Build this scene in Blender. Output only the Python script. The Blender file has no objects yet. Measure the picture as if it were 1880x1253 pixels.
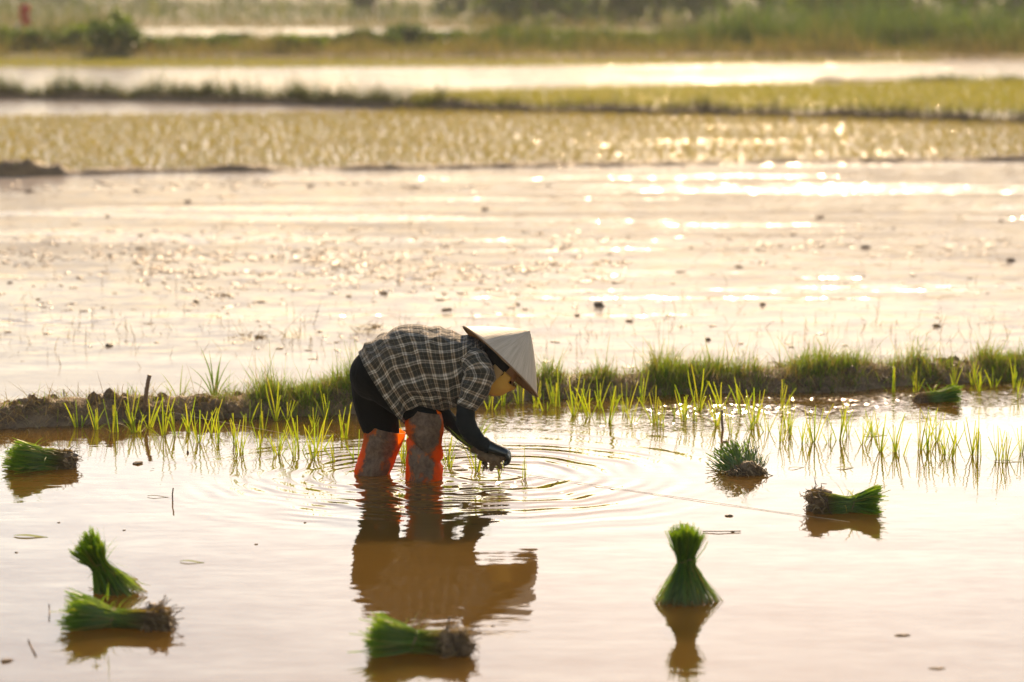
import bpy, bmesh, math, random
import numpy as np
from mathutils import Vector, Matrix, noise as mnoise

rng = np.random.default_rng(7)
random.seed(7)
R = math.radians
S = bpy.context.scene
COL = S.collection

# ------------------------------------------------------------------ camera, sky, sun, exposure
FPX, CX, CY, HCAM = 5200.0, 940.0, 626.5, 2.22       # focal length in photo pixels, image centre, eye height over the water
PITCH = math.atan(651.5 / FPX)
cam_d = bpy.data.cameras.new('camera')
cam = bpy.data.objects.new('camera', cam_d); COL.objects.link(cam)
cam.location = (0, 0, HCAM); cam.rotation_euler = (math.pi / 2 - PITCH, 0, 0)
cam_d.sensor_width = 36.0; cam_d.lens = FPX / 1880 * 36.0
cam_d.clip_start = 0.5; cam_d.clip_end = 6000
cam_d.dof.use_dof = True; cam_d.dof.focus_distance = 12.9; cam_d.dof.aperture_fstop = 2.1
S.camera = cam

SUN_EL, SUN_AZ = R(25), R(4.5)                        # azimuth measured from straight ahead (+Y) to the right
w = bpy.data.worlds.new('World'); S.world = w; w.use_nodes = True
nt = w.node_tree; nt.nodes.clear()
sky = nt.nodes.new('ShaderNodeTexSky'); sky.sky_type = 'NISHITA'; sky.sun_disc = False
sky.sun_elevation = SUN_EL; sky.sun_rotation = SUN_AZ
sky.air_density = 1.0; sky.dust_density = 0.3; sky.ozone_density = 1.0
bg = nt.nodes.new('ShaderNodeBackground'); bg.inputs['Strength'].default_value = 0.15
wo = nt.nodes.new('ShaderNodeOutputWorld')
wb = nt.nodes.new('ShaderNodeMix'); wb.data_type = 'RGBA'; wb.blend_type = 'MULTIPLY'; wb.inputs[0].default_value = 1.0
wb.inputs[7].default_value = (1.17, 0.955, 0.795, 1)      # warm white balance of the camera, the same all over the sky
nt.links.new(sky.outputs[0], wb.inputs[6]); nt.links.new(wb.outputs[2], bg.inputs['Color'])
nt.links.new(bg.outputs[0], wo.inputs['Surface'])
sl = bpy.data.lights.new('sun', 'SUN'); sl.energy = 5.0; sl.angle = R(0.6); sl.color = (1.0, 0.71, 0.42)
sun = bpy.data.objects.new('sun', sl); COL.objects.link(sun)
sdir = Vector((math.sin(SUN_AZ) * math.cos(SUN_EL), math.cos(SUN_AZ) * math.cos(SUN_EL), math.sin(SUN_EL)))
sun.rotation_euler = (-sdir).to_track_quat('-Z', 'Y').to_euler()
sun.location = sdir * 60
S.view_settings.view_transform = 'Standard'; S.view_settings.look = 'None'
S.view_settings.gamma = 1.0; S.view_settings.exposure = 0.88
S.render.engine = 'CYCLES'
S.cycles.use_denoising = True
S.cycles.max_bounces = 8; S.cycles.transparent_max_bounces = 8
S.cycles.sample_clamp_indirect = 6.0

# ------------------------------------------------------------------ photo pixel -> world point
SP, CP = math.sin(PITCH), math.cos(PITCH)
def ray(px, py):
    a, b = (px - CX) / FPX, -(py - CY) / FPX
    return np.array([a, CP + b * SP, -SP + b * CP])
def pix(px, py, z=0.0):                    # where the line of sight meets height z
    d = ray(px, py); t = (z - HCAM) / d[2]
    return np.array([d[0] * t, d[1] * t, z])
def pixY(px, py, Y):                       # where it meets distance Y
    d = ray(px, py); t = Y / d[1]
    return np.array([d[0] * t, Y, HCAM + d[2] * t])

# ------------------------------------------------------------------ small node language
class NT:
    def __init__(self, name):
        self.m = bpy.data.materials.new(name); self.m.use_nodes = True
        self.t = self.m.node_tree; self.t.nodes.clear()
        self.out = self.n('ShaderNodeOutputMaterial')
    def n(self, kind, **kw):
        o = self.t.nodes.new(kind)
        for k, v in kw.items(): setattr(o, k, v)
        return o
    def put(self, sock, v):
        if hasattr(v, 'is_output'): self.t.links.new(v, sock)
        elif v is not None:
            if isinstance(v, (tuple, list)) and len(v) == 3 and sock.type == 'RGBA': v = (*v, 1)
            sock.default_value = v
    def m_(self, op, a, b=None, c=None, clamp=False):
        o = self.n('ShaderNodeMath', operation=op, use_clamp=clamp)
        for i, v in enumerate((a, b, c)):
            if v is not None: self.put(o.inputs[i], v)
        return o.outputs[0]
    def v_(self, op, a, b=None, scale=None):
        o = self.n('ShaderNodeVectorMath', operation=op)
        self.put(o.inputs[0], a)
        if b is not None: self.put(o.inputs[1], b)
        if scale is not None: self.put(o.inputs['Scale'], scale)
        return o.outputs['Value'] if op in ('LENGTH', 'DISTANCE', 'DOT_PRODUCT') else o.outputs[0]
    def pos(self): return self.n('ShaderNodeNewGeometry').outputs['Position']
    def obj(self): return self.n('ShaderNodeTexCoord').outputs['Object']
    def sep(self, v):
        o = self.n('ShaderNodeSeparateXYZ'); self.put(o.inputs[0], v); return o.outputs
    def comb(self, x, y, z):
        o = self.n('ShaderNodeCombineXYZ')
        for i, v in enumerate((x, y, z)): self.put(o.inputs[i], v)
        return o.outputs[0]
    def noise(self, vec, scale, detail=2.0, rough=0.5, dist=0.0, col=False):
        o = self.n('ShaderNodeTexNoise'); self.put(o.inputs['Vector'], vec)
        o.inputs['Scale'].default_value = scale; o.inputs['Detail'].default_value = detail
        o.inputs['Roughness'].default_value = rough; o.inputs['Distortion'].default_value = dist
        return o.outputs['Color'] if col else o.outputs[0]
    def ss(self, x, a, b, lo=0.0, hi=1.0):
        o = self.n('ShaderNodeMapRange', interpolation_type='SMOOTHSTEP')
        for i, v in enumerate((x, a, b, lo, hi)): self.put(o.inputs[i], v)
        return o.outputs[0]
    def mix(self, f, a, b, mode='MIX'):
        o = self.n('ShaderNodeMix', data_type='RGBA', blend_type=mode)
        self.put(o.inputs[0], f); self.put(o.inputs[6], a); self.put(o.inputs[7], b)
        return o.outputs[2]
    def attr(self, name): return self.n('ShaderNodeAttribute', attribute_name=name).outputs['Color']
    def bump(self, h, dist, strength=1.0):
        o = self.n('ShaderNodeBump'); self.put(o.inputs['Height'], h)
        o.inputs['Distance'].default_value = dist; o.inputs['Strength'].default_value = strength
        return o.outputs[0]
    def bsdf(self, color, rough=0.6, normal=None, spec=0.5, ior=None, **kw):
        o = self.n('ShaderNodeBsdfPrincipled')
        self.put(o.inputs['Base Color'], color); self.put(o.inputs['Roughness'], rough)
        o.inputs['Specular IOR Level'].default_value = spec
        if ior: o.inputs['IOR'].default_value = ior
        if normal is not None: self.put(o.inputs['Normal'], normal)
        for k, v in kw.items(): self.put(o.inputs[k.replace('_', ' ')], v)
        return o.outputs[0]
    def trans(self, color):
        o = self.n('ShaderNodeBsdfTranslucent'); self.put(o.inputs[0], color); return o.outputs[0]
    def mixs(self, f, a, b):
        o = self.n('ShaderNodeMixShader'); self.put(o.inputs[0], f)
        self.put(o.inputs[1], a); self.put(o.inputs[2], b); return o.outputs[0]
    def done(self, s):
        self.t.links.new(s, self.out.inputs['Surface']); return self.m

# ------------------------------------------------------------------ object helpers
def link(name, me, mat=None, parent=None, label=None, cat=None, group=None, kind=None, smooth=True):
    o = bpy.data.objects.new(name, me); COL.objects.link(o)
    if mat:
        if not me.materials: me.materials.append(mat)
    if parent: o.parent = parent
    if label: o['label'] = label
    if cat: o['category'] = cat
    if group: o['group'] = group
    if kind: o['kind'] = kind
    return o
def empty(name, loc, label, cat, group=None, rz=0.0):
    o = bpy.data.objects.new(name, None); COL.objects.link(o)
    o.location = loc; o.rotation_euler = (0, 0, rz); o.empty_display_size = 0.1
    o['label'] = label; o['category'] = cat
    if group: o['group'] = group
    return o
def mesh(name, V, F, col=None, smooth=True, uv=None):
    me = bpy.data.meshes.new(name)
    V = np.asarray(V, dtype=np.float32)
    me.from_pydata(V.tolist(), [], [tuple(f) for f in F])
    if smooth: me.polygons.foreach_set('use_smooth', [True] * len(me.polygons))
    if col is not None:
        a = me.color_attributes.new('Col', 'FLOAT_COLOR', 'POINT')
        c = np.ones((len(V), 4), np.float32); c[:, :3] = col
        a.data.foreach_set('color', c.ravel())
    if uv is not None:
        l = me.uv_layers.new(name='UVMap'); vi = np.zeros(len(me.loops), np.int32)
        me.loops.foreach_get('vertex_index', vi)
        l.data.foreach_set('uv', np.asarray(uv, np.float32)[vi].ravel())
    me.update(); return me
def quadmesh(name, V, Q, col=None, smooth=True):
    """fast path for big quad meshes (numpy)"""
    me = bpy.data.meshes.new(name); V = np.asarray(V, np.float32); Q = np.asarray(Q, np.int32)
    me.vertices.add(len(V)); me.vertices.foreach_set('co', V.ravel())
    me.loops.add(Q.size); me.loops.foreach_set('vertex_index', Q.ravel())
    me.polygons.add(len(Q)); me.polygons.foreach_set('loop_start', np.arange(0, Q.size, 4, dtype=np.int32))
    me.polygons.foreach_set('loop_total', np.full(len(Q), 4, np.int32))
    if smooth: me.polygons.foreach_set('use_smooth', np.ones(len(Q), bool))
    if col is not None:
        a = me.color_attributes.new('Col', 'FLOAT_COLOR', 'POINT')
        c = np.ones((len(V), 4), np.float32); c[:, :3] = col
        a.data.foreach_set('color', c.ravel())
    me.update(calc_edges=True); me.validate(); return me
def blades(base, h, az, lean, curl, width, c0, c1, seg=3, tipw=0.12, face=None, rnd=rng):
    """strips of grass: base (N,3), height, lean azimuth, lean and curl (radians), width, colours bottom/top (N,3)"""
    base = np.asarray(base, float); n = len(base)
    f = lambda a: np.broadcast_to(np.asarray(a, float), (n,)).copy()
    h, az, lean, curl, width = map(f, (h, az, lean, curl, width))
    fa = rnd.uniform(0, 2 * np.pi, n) if face is None else f(face)
    side = np.stack([np.cos(fa), np.sin(fa), np.zeros(n)], 1)
    d = np.stack([np.cos(az), np.sin(az)], 1)
    V = np.zeros((n, seg + 1, 2, 3)); C = np.zeros((n, seg + 1, 2, 3))
    p = base.copy()
    c0 = np.broadcast_to(c0, (n, 3)); c1 = np.broadcast_to(c1, (n, 3))
    for k in range(seg + 1):
        t = k / seg
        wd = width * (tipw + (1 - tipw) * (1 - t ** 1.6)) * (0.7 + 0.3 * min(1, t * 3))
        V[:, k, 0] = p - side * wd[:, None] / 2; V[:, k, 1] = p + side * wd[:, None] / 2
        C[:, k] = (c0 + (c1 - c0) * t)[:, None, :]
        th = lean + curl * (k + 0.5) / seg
        p = p + np.stack([d[:, 0] * np.sin(th), d[:, 1] * np.sin(th), np.cos(th)], 1) * (h / seg)[:, None]
    i = np.arange(n)[:, None] * (seg + 1) * 2 + np.arange(seg)[None, :] * 2
    Q = np.stack([i, i + 1, i + 3, i + 2], -1).reshape(-1, 4)
    return V.reshape(-1, 3), Q, C.reshape(-1, 3)
def merge(parts):
    V, Q, C, o = [], [], [], 0
    for v, q, c in parts:
        V.append(v); Q.append(q + o); C.append(c); o += len(v)
    return np.concatenate(V), np.concatenate(Q), np.concatenate(C)
def tube(path, rad, n=8, col=(1, 1, 1), cap=True, flat=None):
    """quads round a path; rad scalar or list; returns V, Q, C"""
    path = np.asarray(path, float); k = len(path); rad = np.broadcast_to(rad, (k,))
    V = []
    up = np.array([0.13, 0.31, 0.94])
    for i in range(k):
        t = path[min(i + 1, k - 1)] - path[max(i - 1, 0)]; t /= (np.linalg.norm(t) + 1e-9)
        a = np.cross(t, up)
        if np.linalg.norm(a) < 0.15: a = np.cross(t, (1, 0, 0))
        a /= np.linalg.norm(a); b = np.cross(t, a)
        for j in range(n):
            th = 2 * np.pi * j / n
            V.append(path[i] + rad[i] * (np.cos(th) * a + np.sin(th) * b))
    Q = [(i * n + j, i * n + (j + 1) % n, (i + 1) * n + (j + 1) % n, (i + 1) * n + j) for i in range(k - 1) for j in range(n)]
    if cap:
        for i in (0, k - 1):
            s = len(V)
            for j in range(n): V.append(path[i] + (V[i * n + j] - path[i]) * 0.02)
            Q += [(i * n + j, i * n + (j + 1) % n, s + (j + 1) % n, s + j) for j in range(n)]
    V = np.array(V); return V, np.array(Q), np.broadcast_to(col, (len(V), 3)).copy()
def lump(r, seed, nu=10, nv=6, amp=0.35, freq=1.5):
    """an uneven clod; returns V, Q"""
    V = []
    for j in range(nv + 1):
        ph = math.pi * j / nv
        for i in range(nu):
            th = 2 * math.pi * i / nu
            d = Vector((math.sin(ph) * math.cos(th), math.sin(ph) * math.sin(th), math.cos(ph)))
            k = 1 + amp * mnoise.noise(d * freq + Vector((seed * 3.1, seed * 1.7, 0))) + amp * .5 * mnoise.noise(d * freq * 2.7 + Vector((seed, 5, 1)))
            V.append((d.x * r[0] * k, d.y * r[1] * k, d.z * r[2] * k))
    Q = [(j * nu + i, j * nu + (i + 1) % nu, (j + 1) * nu + (i + 1) % nu, (j + 1) * nu + i) for j in range(nv) for i in range(nu)]
    return np.array(V), np.array(Q)
def fbm(x, y, s=0.0, o=4):
    return mnoise.fractal(Vector((x, y, s)), 1.0, 2.0, o)

# ------------------------------------------------------------------ materials
def mat_water():
    g = NT('muddy_water'); P = g.pos(); X, Y, Z = g.sep(P)
    flat = g.comb(X, Y, 0.0)
    # wind streaks lie across the view
    streak = g.noise(g.comb(g.m_('MULTIPLY', X, 0.13), g.m_('MULTIPLY', Y, 0.95), 3.0), 1.0, 5.0, 0.62)
    wind_mid = g.m_('MULTIPLY', g.ss(streak, 0.538, 0.585), g.ss(Y, 16.0, 19.0))
    far = g.ss(Y, 33.5, 36.5); beyond = g.ss(Y, 15.3, 18.5)
    wind = g.m_('MAXIMUM', wind_mid, g.m_('MULTIPLY', far, g.ss(streak, 0.38, 0.60, 0.25, 0.9)))
    # ruffled water at the foot of the bund
    dk = g.m_('SUBTRACT', Y, g.m_('ADD', g.m_('MULTIPLY', X, 0.33), 14.95))
    foot = g.m_('MULTIPLY', g.m_('MULTIPLY', g.ss(dk, -1.55, -0.75), g.ss(dk, 0.3, 0.1)), g.ss(X, -0.55, 0.3))
    foot = g.m_('MULTIPLY', foot, g.ss(g.noise(g.comb(g.m_('MULTIPLY', X, 0.8), g.m_('MULTIPLY', Y, 2.2), 0), 1.0, 2.0), 0.36, 0.55))
    # slopes: slow swell, fine ripples, wind ripples
    def slope(scale, sx, sy, amp, detail=1.0, off=0.0):
        c = g.noise(g.comb(g.m_('MULTIPLY', X, sx), g.m_('MULTIPLY', Y, sy), off), scale, detail, 0.55, 0.0, True)
        v = g.v_('SUBTRACT', c, (0.5, 0.5, 0.5))
        return g.v_('SCALE', v, scale=amp)
    s = slope(4.5, 0.30, 1.0, 0.045, 2.0)
    s = g.v_('ADD', s, slope(26.0, 0.3, 1.0, 0.058, 3.0, 4.0))
    s = g.v_('ADD', s, g.v_('SCALE', slope(16.0, 0.45, 1.0, 1.0, 3.0, 9.0), scale=wind))
    s = g.v_('ADD', s, g.v_('SCALE', slope(60.0, 0.6, 1.0, 0.68, 2.0, 2.0), scale=foot))
    s = g.v_('ADD', s, g.v_('SCALE', slope(9.0, 0.6, 1.0, 0.17, 3.0, 6.0), scale=beyond))
    # rings running out from the hand and the boots
    for (px, py, lam, amp, reach, ph) in ((905, 872, 0.105, 0.095, 0.85, 0.0), (785, 882, 0.085, 0.075, 0.75, 1.0),
                                          (690, 872, 0.090, 0.065, 0.75, 2.0), (905, 872, 0.27, 0.075, 1.0, 0.6)):
        c = pix(px, py)
        d = g.v_('SUBTRACT', flat, (c[0], c[1], 0.0))
        wob = g.m_('MULTIPLY', g.m_('SUBTRACT', g.noise(flat, 2.2, 1.0), 0.5), 0.16)
        r = g.m_('ADD', g.v_('LENGTH', d), wob)
        wv = g.m_('COSINE', g.m_('ADD', g.m_('MULTIPLY', r, 2 * math.pi / lam), ph))
        fall = g.m_('MULTIPLY', g.ss(r, reach * 1.9, reach * 0.35), g.ss(r, 0.02, 0.09))
        brk = g.ss(g.noise(flat, 1.7, 2.0), 0.32, 0.6, 0.25, 1.0)
        k = g.m_('MULTIPLY', g.m_('MULTIPLY', wv, fall), g.m_('MULTIPLY', brk, amp))
        s = g.v_('ADD', s, g.v_('SCALE', g.v_('NORMALIZE', d), scale=k))
    sx, sy, _ = g.sep(s)
    N = g.v_('NORMALIZE', g.comb(sx, sy, 1.0))
    mud = g.mix(g.noise(flat, 0.6, 3.0), (0.105, 0.056, 0.010), (0.125, 0.068, 0.014))
    rough = g.m_('ADD', g.ss(Y, 15.3, 18.5, 0.03, 0.10), g.m_('ADD', g.m_('MULTIPLY', wind, 0.05), g.m_('MULTIPLY', foot, 0.03)))
    # beyond the bund an added matte cream layer tones down the bright sky reflection
    sb = g.noise(g.comb(g.m_('MULTIPLY', X, 0.35), g.m_('MULTIPLY', Y, 1.6), 7.0), 1.0, 5.0, 0.65)
    mirror_cut = g.m_('MULTIPLY', g.m_('MULTIPLY', g.ss(dk, 0.2, 0.6), g.ss(Y, 14.0, 26.0, 0.62, 1.0)), g.ss(sb, 0.32, 0.68, 0.65, 0.85))
    mirror_cut = g.m_('MULTIPLY', mirror_cut, g.m_('SUBTRACT', 1.0, g.m_('MULTIPLY', wind, 0.6)))
    film = g.bsdf(g.mix(sb, (0.32, 0.29, 0.262), (0.26, 0.215, 0.168)), 0.9, N, 0.0)
    wb_ = g.n('ShaderNodeBsdfPrincipled', subsurface_method='BURLEY')       # turbid water: light spreads sideways under the surface
    g.put(wb_.inputs['Base Color'], mud); g.put(wb_.inputs['Roughness'], rough); g.put(wb_.inputs['Normal'], N)
    wb_.inputs['IOR'].default_value = 1.33; wb_.inputs['Subsurface Weight'].default_value = 1.0
    wb_.inputs['Subsurface Radius'].default_value = (1.0, 0.8, 0.5); wb_.inputs['Subsurface Scale'].default_value = 0.55
    return g.done(g.mixs(mirror_cut, wb_.outputs[0], film))
def mat_leaf(name, trans=0.45, rough=0.5, gloss=0.3, mul=(1, 1, 1)):
    g = NT(name); c = g.attr('Col')
    c = g.mix(1.0, c, mul, 'MULTIPLY')
    tc = g.mix(1.0, c, (1.25, 1.3, 0.5), 'MULTIPLY')
    return g.done(g.mixs(trans, g.bsdf(c, rough, None, gloss), g.trans(tc)))
def mat_mud(name, c0, c1, scale=6.0, wet=0.4, bump=0.02, spec=0.5):
    g = NT(name); P = g.pos()
    n = g.noise(P, scale, 6.0, 0.65)
    c = g.mix(g.ss(n, 0.3, 0.7), c0, c1)
    h = g.m_('ADD', g.noise(P, scale * 3, 5.0, 0.7), g.m_('MULTIPLY', g.noise(P, scale * 11, 3.0), 0.4))
    return g.done(g.bsdf(c, g.ss(n, 0.35, 0.7, wet, 0.9), g.bump(h, bump), spec))
def mat_plain(name, color, rough=0.7, var=0.25, scale=30.0, bump=0.0, spec=0.4):
    g = NT(name); P = g.obj(); n = g.noise(P, scale, 4.0, 0.6)
    lo = tuple(x * (1 - var) for x in color); hi = tuple(min(1, x * (1 + var)) for x in color)
    return g.done(g.bsdf(g.mix(n, lo, hi), rough, g.bump(n, bump) if bump else None, spec))
M = {}
M['water'] = mat_water()
M['leaf'] = mat_leaf('rice_leaf', 0.5, mul=(1.15, 1.12, 1.0))
M['grass'] = mat_leaf('grass_blade', 0.45)
M['foliage'] = mat_leaf('tree_foliage', 0.55, mul=(1.25, 1.25, 0.9))
M['straw'] = mat_leaf('dry_straw', 0.25, 0.8, 0.15)
M['mud'] = mat_mud('wet_mud', (0.095, 0.06, 0.034), (0.24, 0.16, 0.09), 7.0, 0.6, 0.025, 0.2)
M['clod'] = mat_mud('mud_clod', (0.075, 0.048, 0.028), (0.20, 0.13, 0.07), 18.0, 0.55, 0.006, 0.22)
M['debris'] = mat_mud('wet_debris', (0.15, 0.08, 0.03), (0.27, 0.16, 0.07), 20.0, 0.25, 0.004)
M['wood'] = mat_plain('stake_wood', (0.16, 0.09, 0.045), 0.7, 0.4, 60, 0.003)
M['root'] = mat_leaf('root_fibre', 0.15, 0.7, 0.2)
M['string'] = mat_plain('string', (0.35, 0.27, 0.18), 0.6)
M['bark'] = mat_plain('bark', (0.10, 0.07, 0.045), 0.85, 0.4, 8, 0.01)
def mat_ground():
    g = NT('field_ground'); P = g.pos(); X, Y, Z = g.sep(P)
    st = g.noise(g.comb(g.m_('MULTIPLY', X, 0.03), g.m_('MULTIPLY', Y, 0.09), 0), 1.0, 4.0, 0.6)
    fine = g.noise(P, 1.3, 4.0, 0.65)
    c = g.mix(g.ss(st, 0.42, 0.60), (0.06, 0.075, 0.02), (0.13, 0.09, 0.05))
    c = g.mix(g.ss(fine, 0.35, 0.7, 0.0, 0.5), c, (0.04, 0.05, 0.015))
    c = g.mix(g.ss(Y, 85.0, 82.0), c, (0.12, 0.085, 0.05))
    return g.done(g.bsdf(c, 0.9, g.bump(fine, 0.1), 0.2))
M['ground'] = mat_ground()
# ------------------------------------------------------------------ the setting: ground, water, bunds
ys = np.concatenate([[-12, 20, 60, 80, 84, 85.2, 86.5, 88, 92], np.linspace(96, 240, 30), [300, 500, 900, 1600, 3000]])
xs = np.concatenate([[-2500, -900, -300, -120], np.linspace(-60, 60, 41), [120, 300, 900, 2500]])
GV = []
def land(x, y):
    e = 85.0 - 0.02 * x + 0.5 * fbm(x * .12, 0, 4)
    k = min(1, max(0, (y - e) / 2.2)); k = k * k * (3 - 2 * k)
    return -0.14 + k * (0.30 + 0.10 * fbm(x * .08, y * .08, 2) * min(1, max(0, (y - e) / 6)))
for y in ys:
    for x in xs: GV.append((x, y, land(x, y)))
nx = len(xs)
GQ = [(j * nx + i, j * nx + i + 1, (j + 1) * nx + i + 1, (j + 1) * nx + i) for j in range(len(ys) - 1) for i in range(nx - 1)]
link('ground', quadmesh('ground', GV, GQ), M['ground'], kind='structure')
def sheet(name, x0, x1, y0, y1, z, nx=2, ny=2, mat=None):
    V = [(x0 + (x1 - x0) * i / (nx - 1), y0 + (y1 - y0) * j / (ny - 1), z) for j in range(ny) for i in range(nx)]
    Q = [(j * nx + i, j * nx + i + 1, (j + 1) * nx + i + 1, (j + 1) * nx + i) for j in range(ny - 1) for i in range(nx - 1)]
    return link(name, quadmesh(name, V, Q), mat, kind='structure')
sheet('water', -150, 150, -8, 90, 0.0, 2, 2, M['water'])
# a further flooded field seen as a pale strip between the weeds, upper left
pe = [(255, 74), (560, 75), (850, 71), (862, 66), (845, 54), (560, 52), (262, 53), (240, 64)]
pv = [pix(a, b, 0.265) for a, b in pe]
link('far_water', mesh('far_water', pv, [tuple(range(len(pv)))], smooth=False), M['water'], kind='structure')

def bund(name, pts, width, height, seed, nseg, nc=12, mat=None, rough=0.5, low=None):
    """a low earth bank along base points (x, y); returns crest function"""
    pts = np.array(pts, float); L = np.concatenate([[0], np.cumsum(np.hypot(*np.diff(pts, axis=0).T))])
    V = []
    for i in range(nseg + 1):
        s = L[-1] * i / nseg
        x = np.interp(s, L, pts[:, 0]); y = np.interp(s, L, pts[:, 1])
        hh = height(x) if callable(height) else height
        hh *= 1 + rough * fbm(s * 1.1, seed, 1)
        ww = (width(x) if callable(width) else width) * (1 + .3 * fbm(s * .7, seed, 7))
        for j in range(nc + 1):
            t = j / nc
            prof = max(0, math.sin(math.pi * t)) ** 0.55
            z = -0.10 + (hh + 0.10) * prof
            n1 = fbm(x * 4 / max(ww, .3) * .3, (y + t * ww) * 4 + seed, 2.2) * hh * .28 + fbm(x * 11, (y + t * ww) * 14, 5) * hh * .2
            V.append((x + .06 * hh * fbm(x * 6, t * 5, 9) * 4, y + t * ww + .35 * hh * fbm(x * 5, t * 3, seed + 3), z + n1 * prof))
    Q = [(i * (nc + 1) + j, i * (nc + 1) + j + 1, (i + 1) * (nc + 1) + j + 1, (i + 1) * (nc + 1) + j) for i in range(nseg) for j in range(nc)]
    Q = [q[::-1] for q in Q]
    return link(name, quadmesh(name, V, Q), mat, kind='structure'), V
# near bund between the two paddies
nb = [(0, 792), (150, 784), (300, 776), (450, 770), (640, 764), (820, 750), (1000, 736), (1200, 729), (1400, 724), (1560, 722), (1700, 708), (1880, 702)]
nbw = [tuple(pix(a, b)[:2]) for a, b in nb]
nbw = [(-5.5, nbw[0][1] - .75)] + nbw + [(6.2, nbw[-1][1] + .55)]
def nbh(x):
    return np.interp(x, [-3, -2.2, -1.6, -1.0, 0, .4, 1.0, 1.8, 2.2, 2.5, 2.9], [.10, .085, .095, .11, .10, .09, .088, .10, .085, .075, .10])
near_bund, NBV = bund('earth_bund', nbw, 0.62, nbh, 3.0, 340, 18, M['mud'], 0.35)
NBV = np.array(NBV).reshape(341, 19, 3)
# far low bunds
def bw(l): return [tuple(pix(a, b)[:2]) for a, b in l]
b2 = bw([(-200, 330), (60, 325), (250, 318), (600, 314), (940, 308), (1400, 301), (1880, 296), (2200, 292)])
bund2, B2V = bund('paddy_bund', b2, .5, lambda x: 0.045 + 0.10 * math.exp(-((x + 5.7) / .75) ** 2), 5.0, 260, 8, M['mud'], 0.9)
b3 = bw([(-300, 184), (0, 182), (300, 187), (520, 192), (740, 202), (900, 206), (1200, 211), (1500, 217), (1880, 228), (2200, 236)])
bund3, B3V = bund('field_bund', b3, .7, lambda x: .15 if x < -1 else .12, 8.0, 240, 8, M['mud'], 0.7)
b4 = bw([(1050, 152), (1300, 151), (1500, 151), (1600, 151), (1700, 152), (1880, 152), (2300, 155)])
bund4, B4V = bund('mud_ridge', b4, .5, lambda x: .02 if x < 7 else .07, 11.0, 120, 6, M['mud'], 1.0)

B2V, B3V, B4V = np.array(B2V), np.array(B3V), np.array(B4V)
def cmix(n, cols, wts=None):
    c = np.array(cols)[rng.choice(len(cols), n, p=wts)]
    return np.clip(c * rng.uniform(.75, 1.25, (n, 1)), 0, 1)
GREEN = [(0.085, 0.15, 0.02), (0.12, 0.19, 0.025), (0.16, 0.20, 0.04), (0.06, 0.11, 0.02)]
DRY = [(0.22, 0.15, 0.07), (0.30, 0.22, 0.11), (0.15, 0.10, 0.05)]
# ------------------------------------------------------------------ grass and straw on the near bund
def bund_pt(BV, x, t):
    i = int(np.clip(np.searchsorted(BV[:, 0, 0], x), 1, len(BV) - 1)); j = min(BV.shape[1] - 1, max(0, t * (BV.shape[1] - 1)))
    j0 = int(j); j1 = min(j0 + 1, BV.shape[1] - 1); f = j - j0
    p = BV[i, j0] * (1 - f) + BV[i, j1] * f
    return np.array([x, p[1], p[2]])
def dens(x):    # how grassy the crest is along x
    d = np.interp(x, [-2.7, -2.1, -1.75, -1.6, -1.0, -.75, -.3, .0, .2, .45, 1.0, 2.05, 2.25, 2.45, 2.6, 3.0],
                     [.10, .08, .16, .6, .85, .4, .35, .6, 1.0, 1.1, 1.1, 1.1, .6, .2, .8, 1.0])
    return d
pts, tt = [], []
while len(pts) < 25000:
    x = rng.uniform(-3.2, 3.6)
    cl = 0.55 + 1.2 * fbm(x * 2.6, 1.0, 6)
    t = np.clip(rng.normal(.38, .24), .03, .95)
    if rng.random() < dens(x) * np.clip(cl * 1.25 - .05, .10, 1.2): pts.append(bund_pt(NBV, x, t)); tt.append(t)
pts = np.array(pts); tt = np.array(tt); n = len(pts)
tuft = np.array([0.45 + 1.15 * max(0, .5 + 1.2 * fbm(p[0] * 4.1, p[1] * 2, 3)) for p in pts])
hh = rng.gamma(5, .0130, n) * tuft * np.where(tt < .25, .6, 1.0) * rng.uniform(.7, 1.35, n) * np.interp(pts[:, 0], [-3, -1.7, -1.2, 0.1, .5, 3], [.6, .8, .95, .8, 1.05, 1.05])
c1 = cmix(n, [(0.17, .245, .022), (.225, .29, .032), (.125, .19, .022), (.28, .26, .055), (.28, .19, .08)], [.30, .28, .20, .12, .10])
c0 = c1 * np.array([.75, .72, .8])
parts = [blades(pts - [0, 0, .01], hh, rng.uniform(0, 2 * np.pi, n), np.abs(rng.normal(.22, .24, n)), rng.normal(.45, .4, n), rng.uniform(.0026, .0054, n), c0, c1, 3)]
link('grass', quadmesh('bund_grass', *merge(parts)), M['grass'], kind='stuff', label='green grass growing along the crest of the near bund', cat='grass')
# dead straw lying over the front of the bund
n = 8500
xb = rng.uniform(-3.2, 3.6, n); tb = np.clip(rng.normal(.26, .15, n), .02, .8)
pb = np.array([bund_pt(NBV, a, b) for a, b in zip(xb, tb)])
cc = cmix(n, [(.24, .16, .08), (.32, .23, .12), (.16, .10, .05), (.38, .29, .17)])
sv = blades(pb + [0, -.008, .004], rng.gamma(4, .023, n), rng.normal(-np.pi / 2, 1.1, n), rng.uniform(.5, 1.35, n), rng.normal(.7, .5, n), rng.uniform(.0022, .0045, n), cc, cc * .9, 4)
link('dry_straw', quadmesh('dry_straw', *sv), M['straw'], kind='stuff', label='dead brown straw hanging over the muddy front of the near bund', cat='straw')
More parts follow.
